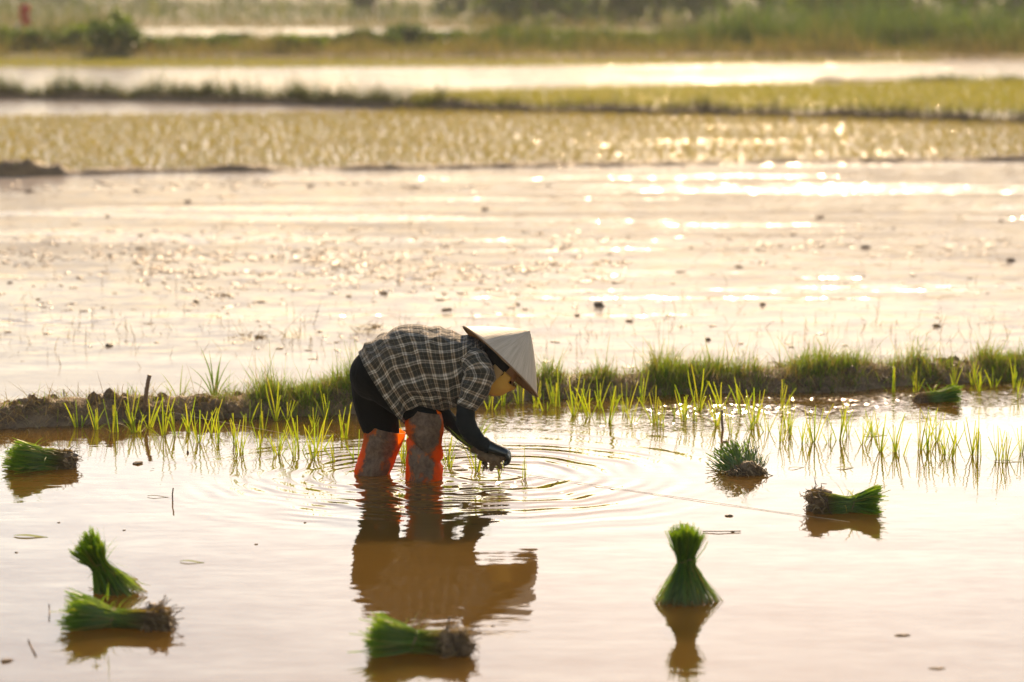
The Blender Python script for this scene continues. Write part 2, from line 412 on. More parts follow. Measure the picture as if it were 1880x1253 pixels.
# clods that make up the bare left end of the bund (and one bare gap at the right)
CL = [lump((1, 1, .8), i, 12, 8, .55, 1.5) for i in range(6)]
clod_me = [quadmesh('clod', v, q, smooth=True) for v, q in CL]
for k in range(110):
    x = rng.uniform(-2.9, -1.0) if k < 62 else (rng.uniform(2.15, 2.6) if k < 80 else rng.uniform(-1.0, 2.2))
    t = rng.uniform(.05, .62) if k < 80 else rng.uniform(.03, .25)
    p = bund_pt(NBV, x, t); s = rng.uniform(.014, .036)
    o = link('clod', clod_me[k % 6], M['clod'], near_bund)
    o.location = p + [0, 0, -s * .1]; o.scale = (s * rng.uniform(.9, 1.6), s, s * rng.uniform(.7, 1.1)); o.rotation_euler = rng.uniform(0, 6, 3)
# the tall tuft and weeds standing on the bund, upper left
def tuft_thing(name, px, py, Y, specs, label, cat, mat='grass'):
    b = pixY(px, py, Y)
    P_ = []
    for (dx, h, az, lean, curl, wd, c) in specs:
        P_.append(blades([[dx * 1.4, rng.normal(0, .008), -.03]], h * 1.12, az, lean, curl, wd * 1.35, [np.array(c) * .8], [c], 7, .05, face=rng.normal(0, .5)))
    o = link(name, quadmesh(name, *merge(P_)), M[mat], label=label, cat=cat); o.location = b
    return o
g1 = (.11, .17, .035); g2 = (.16, .23, .04); g3 = (.22, .26, .06); br = (.22, .15, .06)
tuft_thing('grass_tuft', 394, 716, 15.0, [(0, .25, math.pi, .1, .35, .009, g1), (-.005, .22, math.pi, .02, .12, .008, g1), (.01, .21, 0, .02, .2, .008, g1), (.005, .19, 0, .15, .5, .007, g1),
    (.012, .15, 0, .3, .7, .007, g2), (-.012, .18, math.pi, .3, .7, .007, g1), (-.02, .17, math.pi, .6, .9, .006, g2), (0, .12, 0, .1, .2, .008, g1), (.02, .11, 0, .5, .7, .006, g2),
    (-.01, .12, math.pi, .15, .3, .008, g1), (.0, .16, .3, .05, .2, .007, g1)], 'tall dark green tuft with long blades left of the farmer on the bund', 'grass')
tuft_thing('weed_tuft', 330, 722, 15.0, [(0, .17, 0, .02, .15, .006, g3), (-.01, .15, math.pi, .35, .4, .006, g3), (.01, .12, 0, .25, .3, .006, g3), (-.02, .11, math.pi, .5, .5, .005, g3),
    (.0, .09, 0, .6, .5, .005, g3), (.015, .13, 0, .1, .1, .004, g3), (-.03, .09, math.pi, .2, .4, .005, g3)], 'small yellow green weed between the stake and the tall tuft', 'weed')
tuft_thing('weed_stalk', 470, 706, 15.05, [(0, .20, math.pi, .0, .05, .0028, br), (.003, .15, 0, .35, .2, .0026, br), (0, .10, 0, .9, .5, .0026, br), (-.003, .11, math.pi, .8, .2, .0024, br), (0, .12, .2, .2, .2, .003, g2)],
    'thin brown forked weed stalk right of the tall tuft', 'weed')
tuft_thing('grass_stalk', 1205, 672, 15.3, [(0, .14, math.pi, .02, .1, .0026, br), (0, .12, 0, .12, .2, .0026, br), (.004, .1, 0, .3, .3, .0026, g3)], 'thin seeding grass stalks rising from the bund near its middle', 'grass')
tuft_thing('grass_stalk', 1725, 662, 15.6, [(0, .16, 0, .0, .04, .0026, br), (0, .10, math.pi, .1, .2, .003, g3), (0, .09, 0, .2, .3, .003, g3)], 'single upright dry stalk on the bund at the right', 'grass')
tuft_thing('grass_stalk', 1520, 655, 15.5, [(0, .11, 0, .25, .1, .0026, br), (0, .10, math.pi, .1, .2, .003, g3), (0, .09, 0, .05, .1, .003, g3)], 'leaning dry stalk above the tallest grass of the bund', 'grass')

# ------------------------------------------------------------------ transplanted rice seedlings
def seedling_mesh(seed, nb, hmul=1.0):
    r = np.random.default_rng(seed); n = nb
    az = r.choice([0, math.pi], n) + r.normal(0, .5, n)
    lean = np.abs(r.normal(.16, .14, n)); 
    c = np.array([(.25, .31, .018), (.30, .34, .025), (.20, .28, .018), (.34, .34, .04)])[r.choice(4, n)] * r.uniform(.8, 1.15, (n, 1))
    base = np.c_[r.normal(0, .007, n), r.normal(0, .007, n), np.full(n, -.03)]
    h = r.uniform(.10, .235, n) * hmul
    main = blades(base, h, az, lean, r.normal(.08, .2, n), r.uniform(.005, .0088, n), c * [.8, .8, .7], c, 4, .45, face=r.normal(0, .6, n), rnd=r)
    k = max(1, nb // 3)          # drooping side leaves
    c2 = c[:k] * .95
    side = blades(base[:k], r.uniform(.10, .17, k), r.choice([0, math.pi], k) + r.normal(0, .5, k), r.uniform(.25, .5, k), r.uniform(.6, 1.5, k), r.uniform(.0025, .004, k), c2, c2, 5, .1, rnd=r)
    return quadmesh('seedling', *merge([main, side]))
SEED = [seedling_mesh(100 + i, 5 + i % 5, .85 + .1 * (i % 4)) for i in range(14)]
left = [(145,785),(175,789),(212,794),(250,794),(272,785),(300,800),(323,800),(345,794),(365,813),(400,814),(432,818),(441,832),(456,777),(475,828),(510,835),(507,773),(526,773),(540,838),(551,828),(575,784),(575,842),(585,825),(600,770),(613,848),(633,804),(390,797),(240,779),(480,790),(655,844)]
mid = [(742,849),(737,838),(826,860),(821,848),(876,866),(1001,755),(1024,747),(1053,763),(1066,752),(1085,766),(1117,777),(1131,744),(1161,777),(1179,741),(1203,777),(1212,785),(1243,766),(1255,772),(1275,774),(1284,755),(1316,782),(1326,750),(1341,796),(1362,760),(1387,777),(1381,788),(1409,793),(1432,810),(1434,755),(1447,788),(1150,760),(1100,752),(1013,741),(985,748),(955,742),(925,745),(900,752)]
right = [(1640,720),(1682,720),(1709,703),(1751,715),(1785,707),(1797,719),(1825,712),(1868,730),(1473,814),(1493,812),(1522,814),(1540,809),(1557,799),(1582,817),(1603,802),(1617,830),(1655,837),(1645,830),(1688,825),(1704,827),(1733,834),(1747,840),(1757,817),(1785,835),(1796,837),(1834,845),(1847,845),(1877,832),(1451,799),(1862,712),(1720,812)]
def seedling(px, py, lab, grp, k):
    o = link('rice_seedling', SEED[k % 14], M['leaf'], label=lab, cat='rice seedling', group=grp)
    o.location = pix(px, py); o.rotation_euler = (0, 0, rng.choice([0, math.pi]) + rng.normal(0, .35)); s = rng.uniform(.75, 1.15); o.scale = (s, s, s)
    return o
def nth(k): return '%d%s' % (k, 'th' if 10 < k % 100 < 14 else {1: 'st', 2: 'nd', 3: 'rd'}.get(k % 10, 'th'))
for k, (a, b) in enumerate(sorted(left)): seedling(a, b, 'rice seedling, %s from the left edge among those planted left of the farmer' % nth(k + 1), 'planted seedlings left of the farmer', k)
for k, (a, b) in enumerate(sorted(mid)): seedling(a, b, 'rice seedling, %s from the farmer\'s legs rightwards in the middle rows under the bund' % nth(k + 1), 'planted seedlings in the middle rows', k + 5)
for k, (a, b) in enumerate(sorted(right)[::-1]): seedling(a, b, 'rice seedling, %s from the right edge among the right hand rows' % nth(k + 1), 'planted seedlings in the right rows', k + 9)
o = seedling(916, 874, 'rice seedling being pushed into the mud under the gloved hand', None, 3); o.scale = (.6, .6, .5)
o = seedling(963, 877, 'lone rice seedling just right of the gloved hand', None, 2); o.scale = (.8, .8, .75)

# ------------------------------------------------------------------ the far planted paddies
far_me = []
for i in range(8):
    r = np.random.default_rng(50 + i); n = 7
    c = np.array([(.20, .155, .035), (.25, .18, .05), (.17, .15, .03)])[r.choice(3, n)]
    v = blades(np.c_[r.normal(0, .012, n), r.normal(0, .012, n), np.full(n, -.02)], r.uniform(.05, .115, n), r.uniform(0, 6.28, n), np.abs(r.normal(.2, .12, n)), r.normal(.3, .3, n), r.uniform(.006, .009, n), c * .85, c, 2, .3, rnd=r)
    far_me.append(v)
far_obj = [quadmesh('far_seedling', *v) for v in far_me]
def field(poly_test, y0, y1, dx, dy, skew=0.0):
    P_ = []
    y = y0
    while y < y1:
        hw = y * 0.225
        for x in np.arange(-hw, hw, dx):
            xx = x + rng.normal(0, dx * .3) + skew * (y - y0); yy = y + rng.normal(0, dy * .32)
            if poly_test(xx, yy): P_.append((xx, yy, 0))
        y += dy
    return np.array(P_)
def yline(V, nc, x, back=True):
    V = np.asarray(V).reshape(-1, nc + 1, 3); e = V[:, -1 if back else 0]
    return np.interp(x, e[:, 0], e[:, 1])
fl = pix(0, 216)[1]; fr = pix(700, 206)[1]
def in_mid(x, y):
    lo = yline(B2V, 8, x) + .12
    hi = yline(B3V, 8, x, False) - .1
    if x < -1.5: hi = min(hi, np.interp(x, [-9, -2.2, -1.5], [pix(0, 216)[1], pix(740, 206)[1], 60]))
    return lo < y < hi
F = field(in_mid, 33.4, 53, .125, .165, .13)
ordr = np.argsort(F[:, 1]); F = F[ordr]
for k in range(185):
    o = link('rice_seedling', far_obj[k % 8], M['leaf'], label='small rice seedling in the nearest row of the far planted paddy', cat='rice seedling', group='nearest seedlings of the far paddy')
    o.location = F[k]; o.rotation_euler = (0, 0, rng.uniform(0, 6.28))
def scatter(name, F, label, tint=1.0, hm=1.0):
    allV, allQ, allC, off = [], [], [], 0
    a = rng.uniform(0, 6.28, len(F)); s = rng.uniform(.8, 1.25, len(F)); kk = rng.integers(0, 8, len(F))
    for i in range(8):
        v, q, c = far_me[i]; idx = np.where(kk == i)[0]
        if not len(idx): continue
        ca, sa = np.cos(a[idx]), np.sin(a[idx]); sc = s[idx]
        X = (v[None, :, 0] * ca[:, None] - v[None, :, 1] * sa[:, None]) * sc[:, None] + F[idx, 0][:, None]
        Y = (v[None, :, 0] * sa[:, None] + v[None, :, 1] * ca[:, None]) * sc[:, None] + F[idx, 1][:, None]
        Z = v[None, :, 2] * sc[:, None] * hm + F[idx, 2][:, None]
        allV.append(np.stack([X, Y, Z], -1).reshape(-1, 3)); m_ = len(idx)
        allQ.append((q[None] + (np.arange(m_) * len(v))[:, None, None]).reshape(-1, 4) + off); off += m_ * len(v)
        allC.append(np.tile(c, (m_, 1)) * tint * np.repeat(rng.uniform(.8, 1.2, m_), len(v))[:, None])
    link(name, quadmesh(name, np.concatenate(allV), np.concatenate(allQ), np.concatenate(allC)), M['leaf'], kind='stuff', label=label, cat='rice field')
scatter('rice_field', F[185:], 'rows of young rice filling the flooded paddy beyond the mud')
def in_up(x, y):
    if x < -2.0: return False
    lo = yline(B3V, 8, x) + .15
    hi = np.interp(x, [-2, 0, 3, 8, 14], [pix(740, 172)[1], pix(940, 168)[1], pix(1250, 162)[1], pix(1650, 156)[1], pix(1880, 154)[1] + 2])
    return lo < y < hi
F2 = field(in_up, 50, 68, .13, .16)
scatter('rice_field', F2, 'denser green rice in the narrow paddy under the white glare', np.array([1.0, 1.15, .9]), 1.7)
def in_top(x, y): return y > np.interp(x, [-6, 0, 6, 12, 15], [pix(500, 126)[1], pix(940, 124)[1], pix(1350, 119)[1], pix(1700, 116)[1], 90]) and y < 85.5
F3 = field(in_top, 76, 86, .17, .20)
scatter('rice_field', F3, 'thin strip of young rice along the foot of the far bank', np.array([1.0, 1.15, .9]), 1.5)
# ------------------------------------------------------------------ bundles of pulled seedlings
def bundle(name, base, axis, L, r0, rw, r1, waist, label, n=430, seed=1, mud=0.25, roots=60, tie=True, squash=1.0, group='seedling bundles set out in the paddy', loose=34, flatend=True, sink=0.0, rootlen=.07):
    """base = root end, axis = direction root -> tip; radius r0 at roots, rw at the tie (fraction waist), r1 at the leaf end"""
    r = np.random.default_rng(seed); axis = np.asarray(axis, float); axis /= np.linalg.norm(axis)
    up = np.array([0, 0, 1.0]) if abs(axis[2]) < .9 else np.array([0, 1.0, 0])
    a = np.cross(axis, up); a /= np.linalg.norm(a); b = np.cross(a, axis)
    root = empty(name, base, label, 'rice bundle', group)
    seg = 9; ts = np.linspace(0, 1, seg + 1)
    V = np.zeros((n, seg + 1, 2, 3)); C = np.zeros((n, seg + 1, 2, 3))
    th = r.uniform(0, 2 * np.pi, n); rf = np.sqrt(r.uniform(0.02, 1, n)); twist = r.normal(.0, .35, n); end = r.uniform(.95, 1.02, n) if flatend else r.uniform(.88, 1.05, n)
    wd = r.uniform(.003, .0065, n)
    g = np.array([(.065, .14, .012), (.09, .17, .014), (.045, .105, .018), (.125, .20, .016)])[r.choice(4, n)] * r.uniform(.75, 1.2, (n, 1))
    old = r.random(n) < .10; g[old] = np.array([.30, .24, .06]) * r.uniform(.6, 1.1, (old.sum(), 1))
    lob = 1 + .16 * np.sin(3 * th + seed) + .10 * np.sin(5 * th + 2.1 * seed); end = end + .05 * np.sin(2 * th + seed)
    pale = np.array([.24, .28, .16]); mudc = np.array([.15, .10, .055]); tipc = np.array([.15, .24, .018])
    fa = r.uniform(0, 6.28, n); bnd = r.normal(0, 1, (n, 3)) * np.where(r.random(n) < .09, .022, .005)[:, None]; bnd[:, 2] -= np.abs(bnd[:, 2]) * .6
    for k, t in enumerate(ts):
        tt = t * end
        s0 = np.clip((waist - tt) / waist, 0, 1); s1 = np.clip((tt - waist) / (1 - waist), 0, 1.3)
        rad = np.where(tt < waist, rw + (r0 - rw) * s0 ** 1.15, rw + (r1 - rw) * s1 ** .9) * rf * lob
        ang = th + twist * (tt - waist)
        jit = .004; bend = (t - .0) ** 2 * bnd
        p = axis[None] * (tt * L)[:, None] + (np.cos(ang) * rad)[:, None] * a[None] + (np.sin(ang) * rad * squash)[:, None] * b[None] + r.normal(0, jit, (n, 3)) * .5 + bend
        sd = np.cos(fa)[:, None] * a[None] + np.sin(fa)[:, None] * b[None]
        ww = wd * (1.0 if t < .97 else .6) * (.65 + .35 * t)
        V[:, k, 0] = p - sd * ww[:, None] / 2; V[:, k, 1] = p + sd * ww[:, None] / 2
        col = g.copy()
        f0 = np.clip(1 - tt / max(mud, .01), 0, 1)[:, None]; f1 = np.clip((tt - .82) / .2, 0, 1)[:, None] * .75
        fp = np.clip(1 - abs(tt - mud * 1.3) / .25, 0, 1)[:, None] * .45
        col = col * (1 - fp) + pale * fp; col = col * (1 - np.minimum(1, f0 * 1.6)) + mudc * np.minimum(1, f0 * 1.6); col = col * (1 - f1) + tipc * f1
        C[:, k] = col[:, None, :]
    i = np.arange(n)[:, None] * (seg + 1) * 2 + np.arange(seg)[None] * 2
    Q = np.stack([i, i + 1, i + 3, i + 2], -1).reshape(-1, 4)
    link('leaves', quadmesh('leaves', V.reshape(-1, 3), Q, C.reshape(-1, 3)), M['leaf'], root, kind='stuff')
    # loose leaves sticking out round the tie
    if loose:
        c = g[:loose] * 1.5
        bb = axis[None] * (L * r.uniform(waist - .12, waist + .2, loose))[:, None] + r.normal(0, rw * .5, (loose, 3))
        lv = blades(bb, r.uniform(.05, .13, loose), r.uniform(0, 6.28, loose), r.uniform(.3, 1.5, loose), r.uniform(.2, 1.0, loose), r.uniform(.0025, .0045, loose), c, c * 1.2, 5, .1, rnd=r)
        link('loose_leaves', quadmesh('loose_leaves', *lv), M['leaf'], root, kind='stuff')
    if roots:
        P_ = []
        for q in range(roots):
            an = r.uniform(0, 6.28); rr = r0 * math.sqrt(r.uniform(.05, 1)) * 1.03
            p = np.cos(an) * rr * a + np.sin(an) * rr * b * squash + axis * r.uniform(0, L * mud * .45)
            d = -axis * .7 + r.normal(0, .5, 3); pts = [p]
            for s_ in range(5):
                d = d + r.normal(0, .5, 3) - np.array([0, 0, .15]); d /= np.linalg.norm(d); pts.append(pts[-1] + d * rootlen / 5)
            P_.append(tube(pts, np.linspace(.0035, .0012, 6), 4, np.array([(.20, .13, .065), (.12, .075, .04), (.30, .21, .11)][q % 3]) * r.uniform(.7, 1.1), False))
        link('roots', quadmesh('roots', *merge(P_)), M['root'], root, kind='stuff')
    if mud > 0.15 and roots:
        for q in range(7):      # mud still clinging to the roots
            an = r.uniform(0, 6.28); rr = r0 * .55
            v, qq = lump((r0 * .42, r0 * .42, r0 * .36), seed * 7 + q, 12, 8, .6, 1.8)
            o = link('root_mud', quadmesh('root_mud', v, qq), M['clod'], root); o.location = np.cos(an) * rr * a + np.sin(an) * rr * b * squash + axis * r.uniform(0, L * mud * .4)
    if tie:
        ring = [axis * (waist * L) + (np.cos(x) * a + np.sin(x) * b * squash) * rw * 1.06 + axis * .006 * math.sin(x * 2) for x in np.linspace(0, 2 * np.pi, 18)]
        link('tie', quadmesh('tie', *tube(ring, .0032, 6, (.30, .22, .12), False)), M['straw'], root)
    return root
U = np.array([0, 0, 1.0])
# upright bundle, right of centre
bundle('rice_bundle', pix(1258, 1106) + [0, 0.02, -.01], (0, .02, 1), .275, .128, .024, .066, .58, 'upright green seedling bundle with pinched waist standing alone in the foreground', 620, 11, .10, 0, squash=.9)
# leaning bundle, lower left
b = pix(214, 1088); bundle('rice_bundle', b + [0.01, .02, -.02], (-.42, -.34, .84), .265, .108, .026, .068, .62, 'leaning upright seedling bundle with dark round head at the lower left', 560, 12, .10, 14, squash=.9)
# lying bundle in front of it
b = pix(306, 1158); bundle('rice_bundle', b + [0.0, .05, .018], (-1, .0, .10), .345, .068, .036, .100, .56, 'lying seedling bundle with muddy roots at right, beneath the leaning one', 600, 13, .52, 150, squash=.8, flatend=False)
# lying bundle, bottom centre
b = pix(858, 1206); bundle('rice_bundle', b + [0, .05, .024], (-1, .05, .10), .325, .076, .040, .104, .55, 'lying seedling bundle with fanned leaves at the bottom centre', 620, 14, .55, 150, squash=.8)
# far left bundle
b = pix(128, 860); bundle('rice_bundle', b + [0, .04, .020], (-.86, -.35, .12), .285, .068, .065, .11, .45, 'lying seedling bundle with dry tangled roots at the far left', 560, 15, .48, 170, squash=.72, tie=False)
# bundle with roots toward the camera, right
b = pix(1372, 872); bundle('rice_bundle', b + [0, -.02, -.01], (-.12, .80, .22), .24, .085, .080, .14, .45, 'loose seedling bundle with its roots toward the camera, beside the ripples', 520, 16, .36, 150, squash=.62, tie=False, flatend=False, loose=40)
# lying bundle right, pinched in the middle
b = pix(1493, 944); bundle('rice_bundle', b + [0, .05, .028], (1, .02, .03), .285, .086, .034, .092, .60, 'lying seedling bundle tied in a bow shape at the right', 620, 17, .40, 120, squash=.85)
# bundle at the bund
b = pix(1688, 739); bundle('rice_bundle', b + [0, .02, .0], (.95, .2, .10), .22, .060, .055, .085, .45, 'seedling bundle lying beside the bund at the right edge of the rows', 460, 18, .32, 80, squash=.8, tie=False, flatend=False)

# ------------------------------------------------------------------ small things on and in the water
def floating_leaf(px, py, length, wd, ang, label, c=(.20, .24, .03)):
    n = 9; V, Q = [], []
    for i in range(n):
        t = i / (n - 1); ww = wd * math.sin(math.pi * min(1, .08 + t * .92)) ** .7 * .5
        x = (t - .5) * length; z = .004 + .003 * math.sin(t * 5)
        V += [(x, -ww, z), (x, 0, z - .0015), (x, ww, z)]
    for i in range(n - 1):
        k = i * 3; Q += [(k, k + 1, k + 4, k + 3), (k + 1, k + 2, k + 5, k + 4)]
    o = link('floating_leaf', quadmesh('floating_leaf', V, Q, np.array(c) * np.ones((len(V), 3))), M['straw'], label=label, cat='leaf'); o.location = pix(px, py); o.rotation_euler = (0, 0, ang)
floating_leaf(57, 986, .145, .035, -.15, 'yellow green leaf blade floating at the left edge')
floating_leaf(353, 1033, .10, .022, -.2, 'thin yellow leaf blade floating right of the leaning bundle')
floating_leaf(1607, 800, .12, .03, .05, 'broad green leaf blade floating among the right seedlings')
floating_leaf(1552, 860, .085, .024, .2, 'short cut leaf floating right of the loose bundle')
floating_leaf(1850, 848, .13, .022, -.2, 'green leaf blade floating at the right edge')
floating_leaf(1462, 860, .09, .012, .5, 'thin bent leaf floating beside the loose bundle', (.22, .2, .08))
floating_leaf(290, 913, .10, .014, -.2, 'dark thin leaf floating beside the small upright stick', (.10, .09, .03))
def stick(name, path, rad, label, cat='stick', mat='wood'):
    p0 = np.array(path[0]); v, q, c = tube(np.array(path) - p0, rad, 9)
    o = link(name, quadmesh(name, v, q, c), M[mat], label=label, cat=cat); o.location = p0
    return o
Ys = pix(268, 772)[1]
st = [pixY(264, 775, Ys), pixY(266, 745, Ys), pixY(269, 718, Ys), pixY(272, 700, Ys), pixY(274.5, 689, Ys)]
stick('wooden_stake', st, [.010, .0105, .011, .0105, .0115], 'short brown wooden stake leaning on the bund at the left', 'stake')
for (path, r_, lab) in (([(317, 920), (316.5, 908), (318, 896)], .003, 'small dark upright stick alone in the water at the left'),
                        ([(1327, 790), (1325, 770), (1326, 753)], .0065, 'short dark stump of stick among the middle seedlings'),
                        ([(117, 752), (118, 735), (117, 715)], .004, 'thin dark stick rising from the bare bund at the left'),
                        ([(1688, 742), (1690, 728), (1692, 722)], .002, 'tiny twig beside the bundle at the bund')):
    Yq = pix(*path[0])[1]; stick('stick', [pixY(a, b_, Yq) for a, b_ in path], r_, lab)
# planting line stretched over the water
a = pixY(271, 748, Ys - .012); e = pix(1560, 959, .003)
line = []
for t in np.linspace(0, 1, 40):
    p = a * (1 - t) + e * t; p[2] = max(.003, a[2] * (1 - t) ** 2.2 - .004) + .0008 * math.sin(t * 40); line.append(p)
o = link('planting_line', quadmesh('planting_line', *tube(line, .0010, 5)), M['string'], label='thin planting line running from the stake across the water behind the farmer', cat='string')
# mud bits
def clod_thing(px, py, s, label, group=None, asp=1.5, hgt=.55):
    o = link('mud_clod', clod_me[int(rng.integers(6))], M['clod'], label=label, cat='mud clod', group=group)
    o.location = pix(px, py) + [0, 0, s * .1]; o.scale = (s * asp, s, s * hgt); o.rotation_euler = (0, 0, rng.uniform(0, 6.28)); return o
clod_thing(253, 852, .018, 'small dark mud clod below the stake reflection')
clod_thing(1338, 948, .011, 'tiny mud clod right of the ripples')
clod_thing(1657, 1167, .014, 'brown mud speck at the lower right', None, 1.8, .3)
clod_thing(1332, 812, .013, 'small dark clod among the middle seedlings')
clod_thing(1100, 563, .036, 'largest dark clod in the flooded field beyond the bund', None, 1.0, 1.0)
clod_thing(345, 832, .008, 'tiny dark clod among the left seedlings', None, .7, 1.4)
clod_thing(1755, 748, .012, 'tiny brown clod below the bundle at the bund')
clod_thing(12, 1214, .016, 'brown mud speck in the lower left corner', None, 1.4, .4)
clod_thing(1720, 1228, .012, 'flat brown speck at the bottom right', None, 2.2, .25)
clod_thing(1345, 977, .008, 'dark speck on the twig beside the upright bundle')
o = stick('stick', [pix(1290, 976, .004), pix(1320, 976, .006), pix(1360, 975.5, .004)], .0022, 'thin twig floating just right of the upright bundle')
for px, py in ((108,960),(228,974),(30,1015),(905,1150),(470,1000),(560,960)):
    clod_thing(px, py, .006, 'tiny dark speck of mud floating in the foreground', 'tiny floating specks', 1.2, .5)
for (pts_, lab) in (([(90, 1110), (91, 1125), (90, 1138)], 'thin bent twig standing left of the lying bundle'), ([(52, 1175), (58, 1188), (66, 1204)], 'hooked twig floating in the lower left corner')):
    stick('stick', [pix(a_, b_, .004) for a_, b_ in pts_], .0022, lab)
CLX = sorted(((203,470),(197,398),(54,353),(345,371),(258,433),(258,458),(570,342),(820,452),(950,560),(200,636),(690,602),(640,545),(360,555),(70,550),(18,520),(705,540),(1008,342),(1170,300),(1505,400),(1510,452),(1590,455),(1356,490),(1585,508),(1838,406),(1780,512),(1855,480),(1300,625),(1720,600),(1155,590),(1060,580),(500,470),(720,440),(420,330),(1250,500),(1400,560),(1640,420),(890,385),(1455,432),(475,620),(820,570)))
for px, py in CLX:
    s = rng.uniform(.014, .030) * (1.3 if py < 420 else 1)
    clod_thing(px, py, s, 'dark mud clod, %s from the left in the flooded field beyond the bund' % nth(CLX.index((px, py)) + 1), 'clods in the flooded field', rng.uniform(1, 2), rng.uniform(.4, .9))
# countless bits of stubble and mud drifting in bands
P_ = []
def bits(n, xr, yr, smin, smax):
    for _ in range(n):
        px = rng.uniform(*xr); py = rng.normal((yr[0] + yr[1]) / 2, (yr[1] - yr[0]) / 3)
        if not 330 < py < 680 or fbm(px * .006, py * .05, 14) + rng.uniform(-.25, .25) < -.05: continue
        s = rng.uniform(smin, smax); v, q = CL[int(rng.integers(6))]
        an = rng.uniform(0, 6.28); c_, s_ = math.cos(an), math.sin(an)
        w_ = v * [s * rng.uniform(1, 3.5), s, s * rng.uniform(.25, .6)]
        w_ = np.c_[w_[:, 0] * c_ - w_[:, 1] * s_, w_[:, 0] * s_ + w_[:, 1] * c_, w_[:, 2]] + pix(px, py)
        P_.append((w_, q, np.ones((len(w_), 3))))
small = [lump((1, 1, .8), 30 + i, 6, 4, .5, 1.5) for i in range(6)]; CLb = CL; CL = small
bits(1900, (250, 1150), (455, 530), .006, .022); bits(900, (0, 700), (430, 500), .006, .02); bits(420, (550, 1880), (420, 470), .006, .022)
bits(600, (0, 1880), (340, 660), .005, .02); bits(160, (0, 900), (330, 350), .01, .04); bits(140, (0, 420), (540, 570), .006, .016); bits(110, (420, 980), (600, 640), .006, .016); bits(120, (1350, 1880), (430, 480), .008, .02)
CL = CLb
link('mud_bits', quadmesh('mud_bits', *merge(P_)), M['debris'], kind='stuff', label='scattered bits of wet mud in the flooded field beyond the bund', cat='mud')
n = 1300
px = rng.uniform(0, 1880, n); py = np.where(rng.random(n) < .5, rng.normal(610, 25, n), rng.uniform(350, 660, n)); py = np.clip(py, 340, 690)
pb = np.array([pix(a_, b_) for a_, b_ in zip(px, py)])
cc = cmix(n, [(.20, .13, .06), (.28, .19, .09), (.12, .08, .04)])
link('stubble', quadmesh('stubble', *blades(pb - [0, 0, .01], rng.gamma(3, .022, n), rng.uniform(0, 6.28, n), np.abs(rng.normal(.5, .5, n)), rng.normal(.3, .6, n), rng.uniform(.003, .006, n), cc, cc, 3)), M['straw'], kind='stuff', label='dead stubble stalks standing in the flooded field beyond the bund', cat='stubble')
# two drifts of trash lying in the middle paddy
for (x0, x1, yy, lab) in ((430, 545, 622, 'heap of dead stalks floating behind the tall tuft'), (650, 700, 610, 'small heap of dead stalks floating behind the farmer\'s back')):
    n = 60; pb = np.array([pix(rng.uniform(x0, x1), rng.normal(yy, 3)) for _ in range(n)]) + [0, 0, .004]
    c_ = pb.mean(0); cc = cmix(n, [(.22, .15, .06), (.14, .09, .04)])
    o = link('dead_stalks', quadmesh('dead_stalks', *blades(pb - c_, rng.gamma(4, .025, n), rng.choice([0, np.pi], n) + rng.normal(0, .5, n), rng.uniform(.6, 1.5, n), rng.normal(.2, .4, n), rng.uniform(.003, .006, n), cc, cc, 3)), M['straw'], label=lab, cat='dead stalks', kind='stuff'); o.location = c_

# ------------------------------------------------------------------ the farmer
YP = 12.74                                  # distance of the body's middle
PX = 12.9 / FPX                             # metres per photo pixel there
def pp(px, py, dy=0.0): return pixY(px, py, YP + dy)
def loft(rings, nth=48, sub=6, expo=2.2):
    """rings: (centre, half axis A, half axis B); smooth interpolation; returns V, Q, UV in metres"""
    Cn = np.array([r[0] for r in rings]); A = np.array([r[1] for r in rings]); B = np.array([r[2] for r in rings])
    k = len(rings); ts = np.linspace(0, k - 1, (k - 1) * sub + 1)
    def cr(P, t):
        i = min(int(t), k - 2); f = t - i
        p0, p1, p2, p3 = P[max(i - 1, 0)], P[i], P[i + 1], P[min(i + 2, k - 1)]
        return .5 * ((2 * p1) + (-p0 + p2) * f + (2 * p0 - 5 * p1 + 4 * p2 - p3) * f * f + (-p0 + 3 * p1 - 3 * p2 + p3) * f ** 3)
    V, UV = [], []; vacc = 0; prev = None
    for t in ts:
        c, a, b = cr(Cn, t), cr(A, t), cr(B, t)
        if prev is not None: vacc += np.linalg.norm(c - prev)
        prev = c; per = math.pi * (np.linalg.norm(a) + np.linalg.norm(b))
        for j in range(nth + 1):
            th = 2 * math.pi * j / nth; co, si = math.cos(th), math.sin(th)
            V.append(c + a * np.sign(co) * abs(co) ** (2 / expo) + b * np.sign(si) * abs(si) ** (2 / expo)); UV.append((per * (j / nth - .5), vacc))
    w_ = nth + 1
    Q = [(i * w_ + j, i * w_ + j + 1, (i + 1) * w_ + j + 1, (i + 1) * w_ + j) for i in range(len(ts) - 1) for j in range(nth)]
    return np.array(V), np.array(Q), np.array(UV)
def limb(path, rad, nth=20, sub=5):
    path = np.array(path, float); rings = []
    for i, p in enumerate(path):
        t = path[min(i + 1, len(path) - 1)] - path[max(i - 1, 0)]; t /= np.linalg.norm(t)
        b = np.array([0, 1, 0.0]); b = b - t * b.dot(t); b /= np.linalg.norm(b); a = np.cross(b, t)
        r_ = rad[i] if np.ndim(rad[i]) else (rad[i], rad[i])
        rings.append((p, a * r_[0], b * r_[1]))
    return loft(rings, nth, sub, 2.0)
def closed(V, Q, nth):
    """cap the two ends of a loft so it can be fused"""
    w_ = nth + 1; V = list(V); Q = [tuple(q) for q in Q]
    for s in (0, len(V) - w_):
        V.append(np.mean(V[s:s + nth], axis=0)); c = len(V) - 1
        Q += [(s + j, s + j + 1, c, c) for j in range(nth)]
    return np.array(V), Q
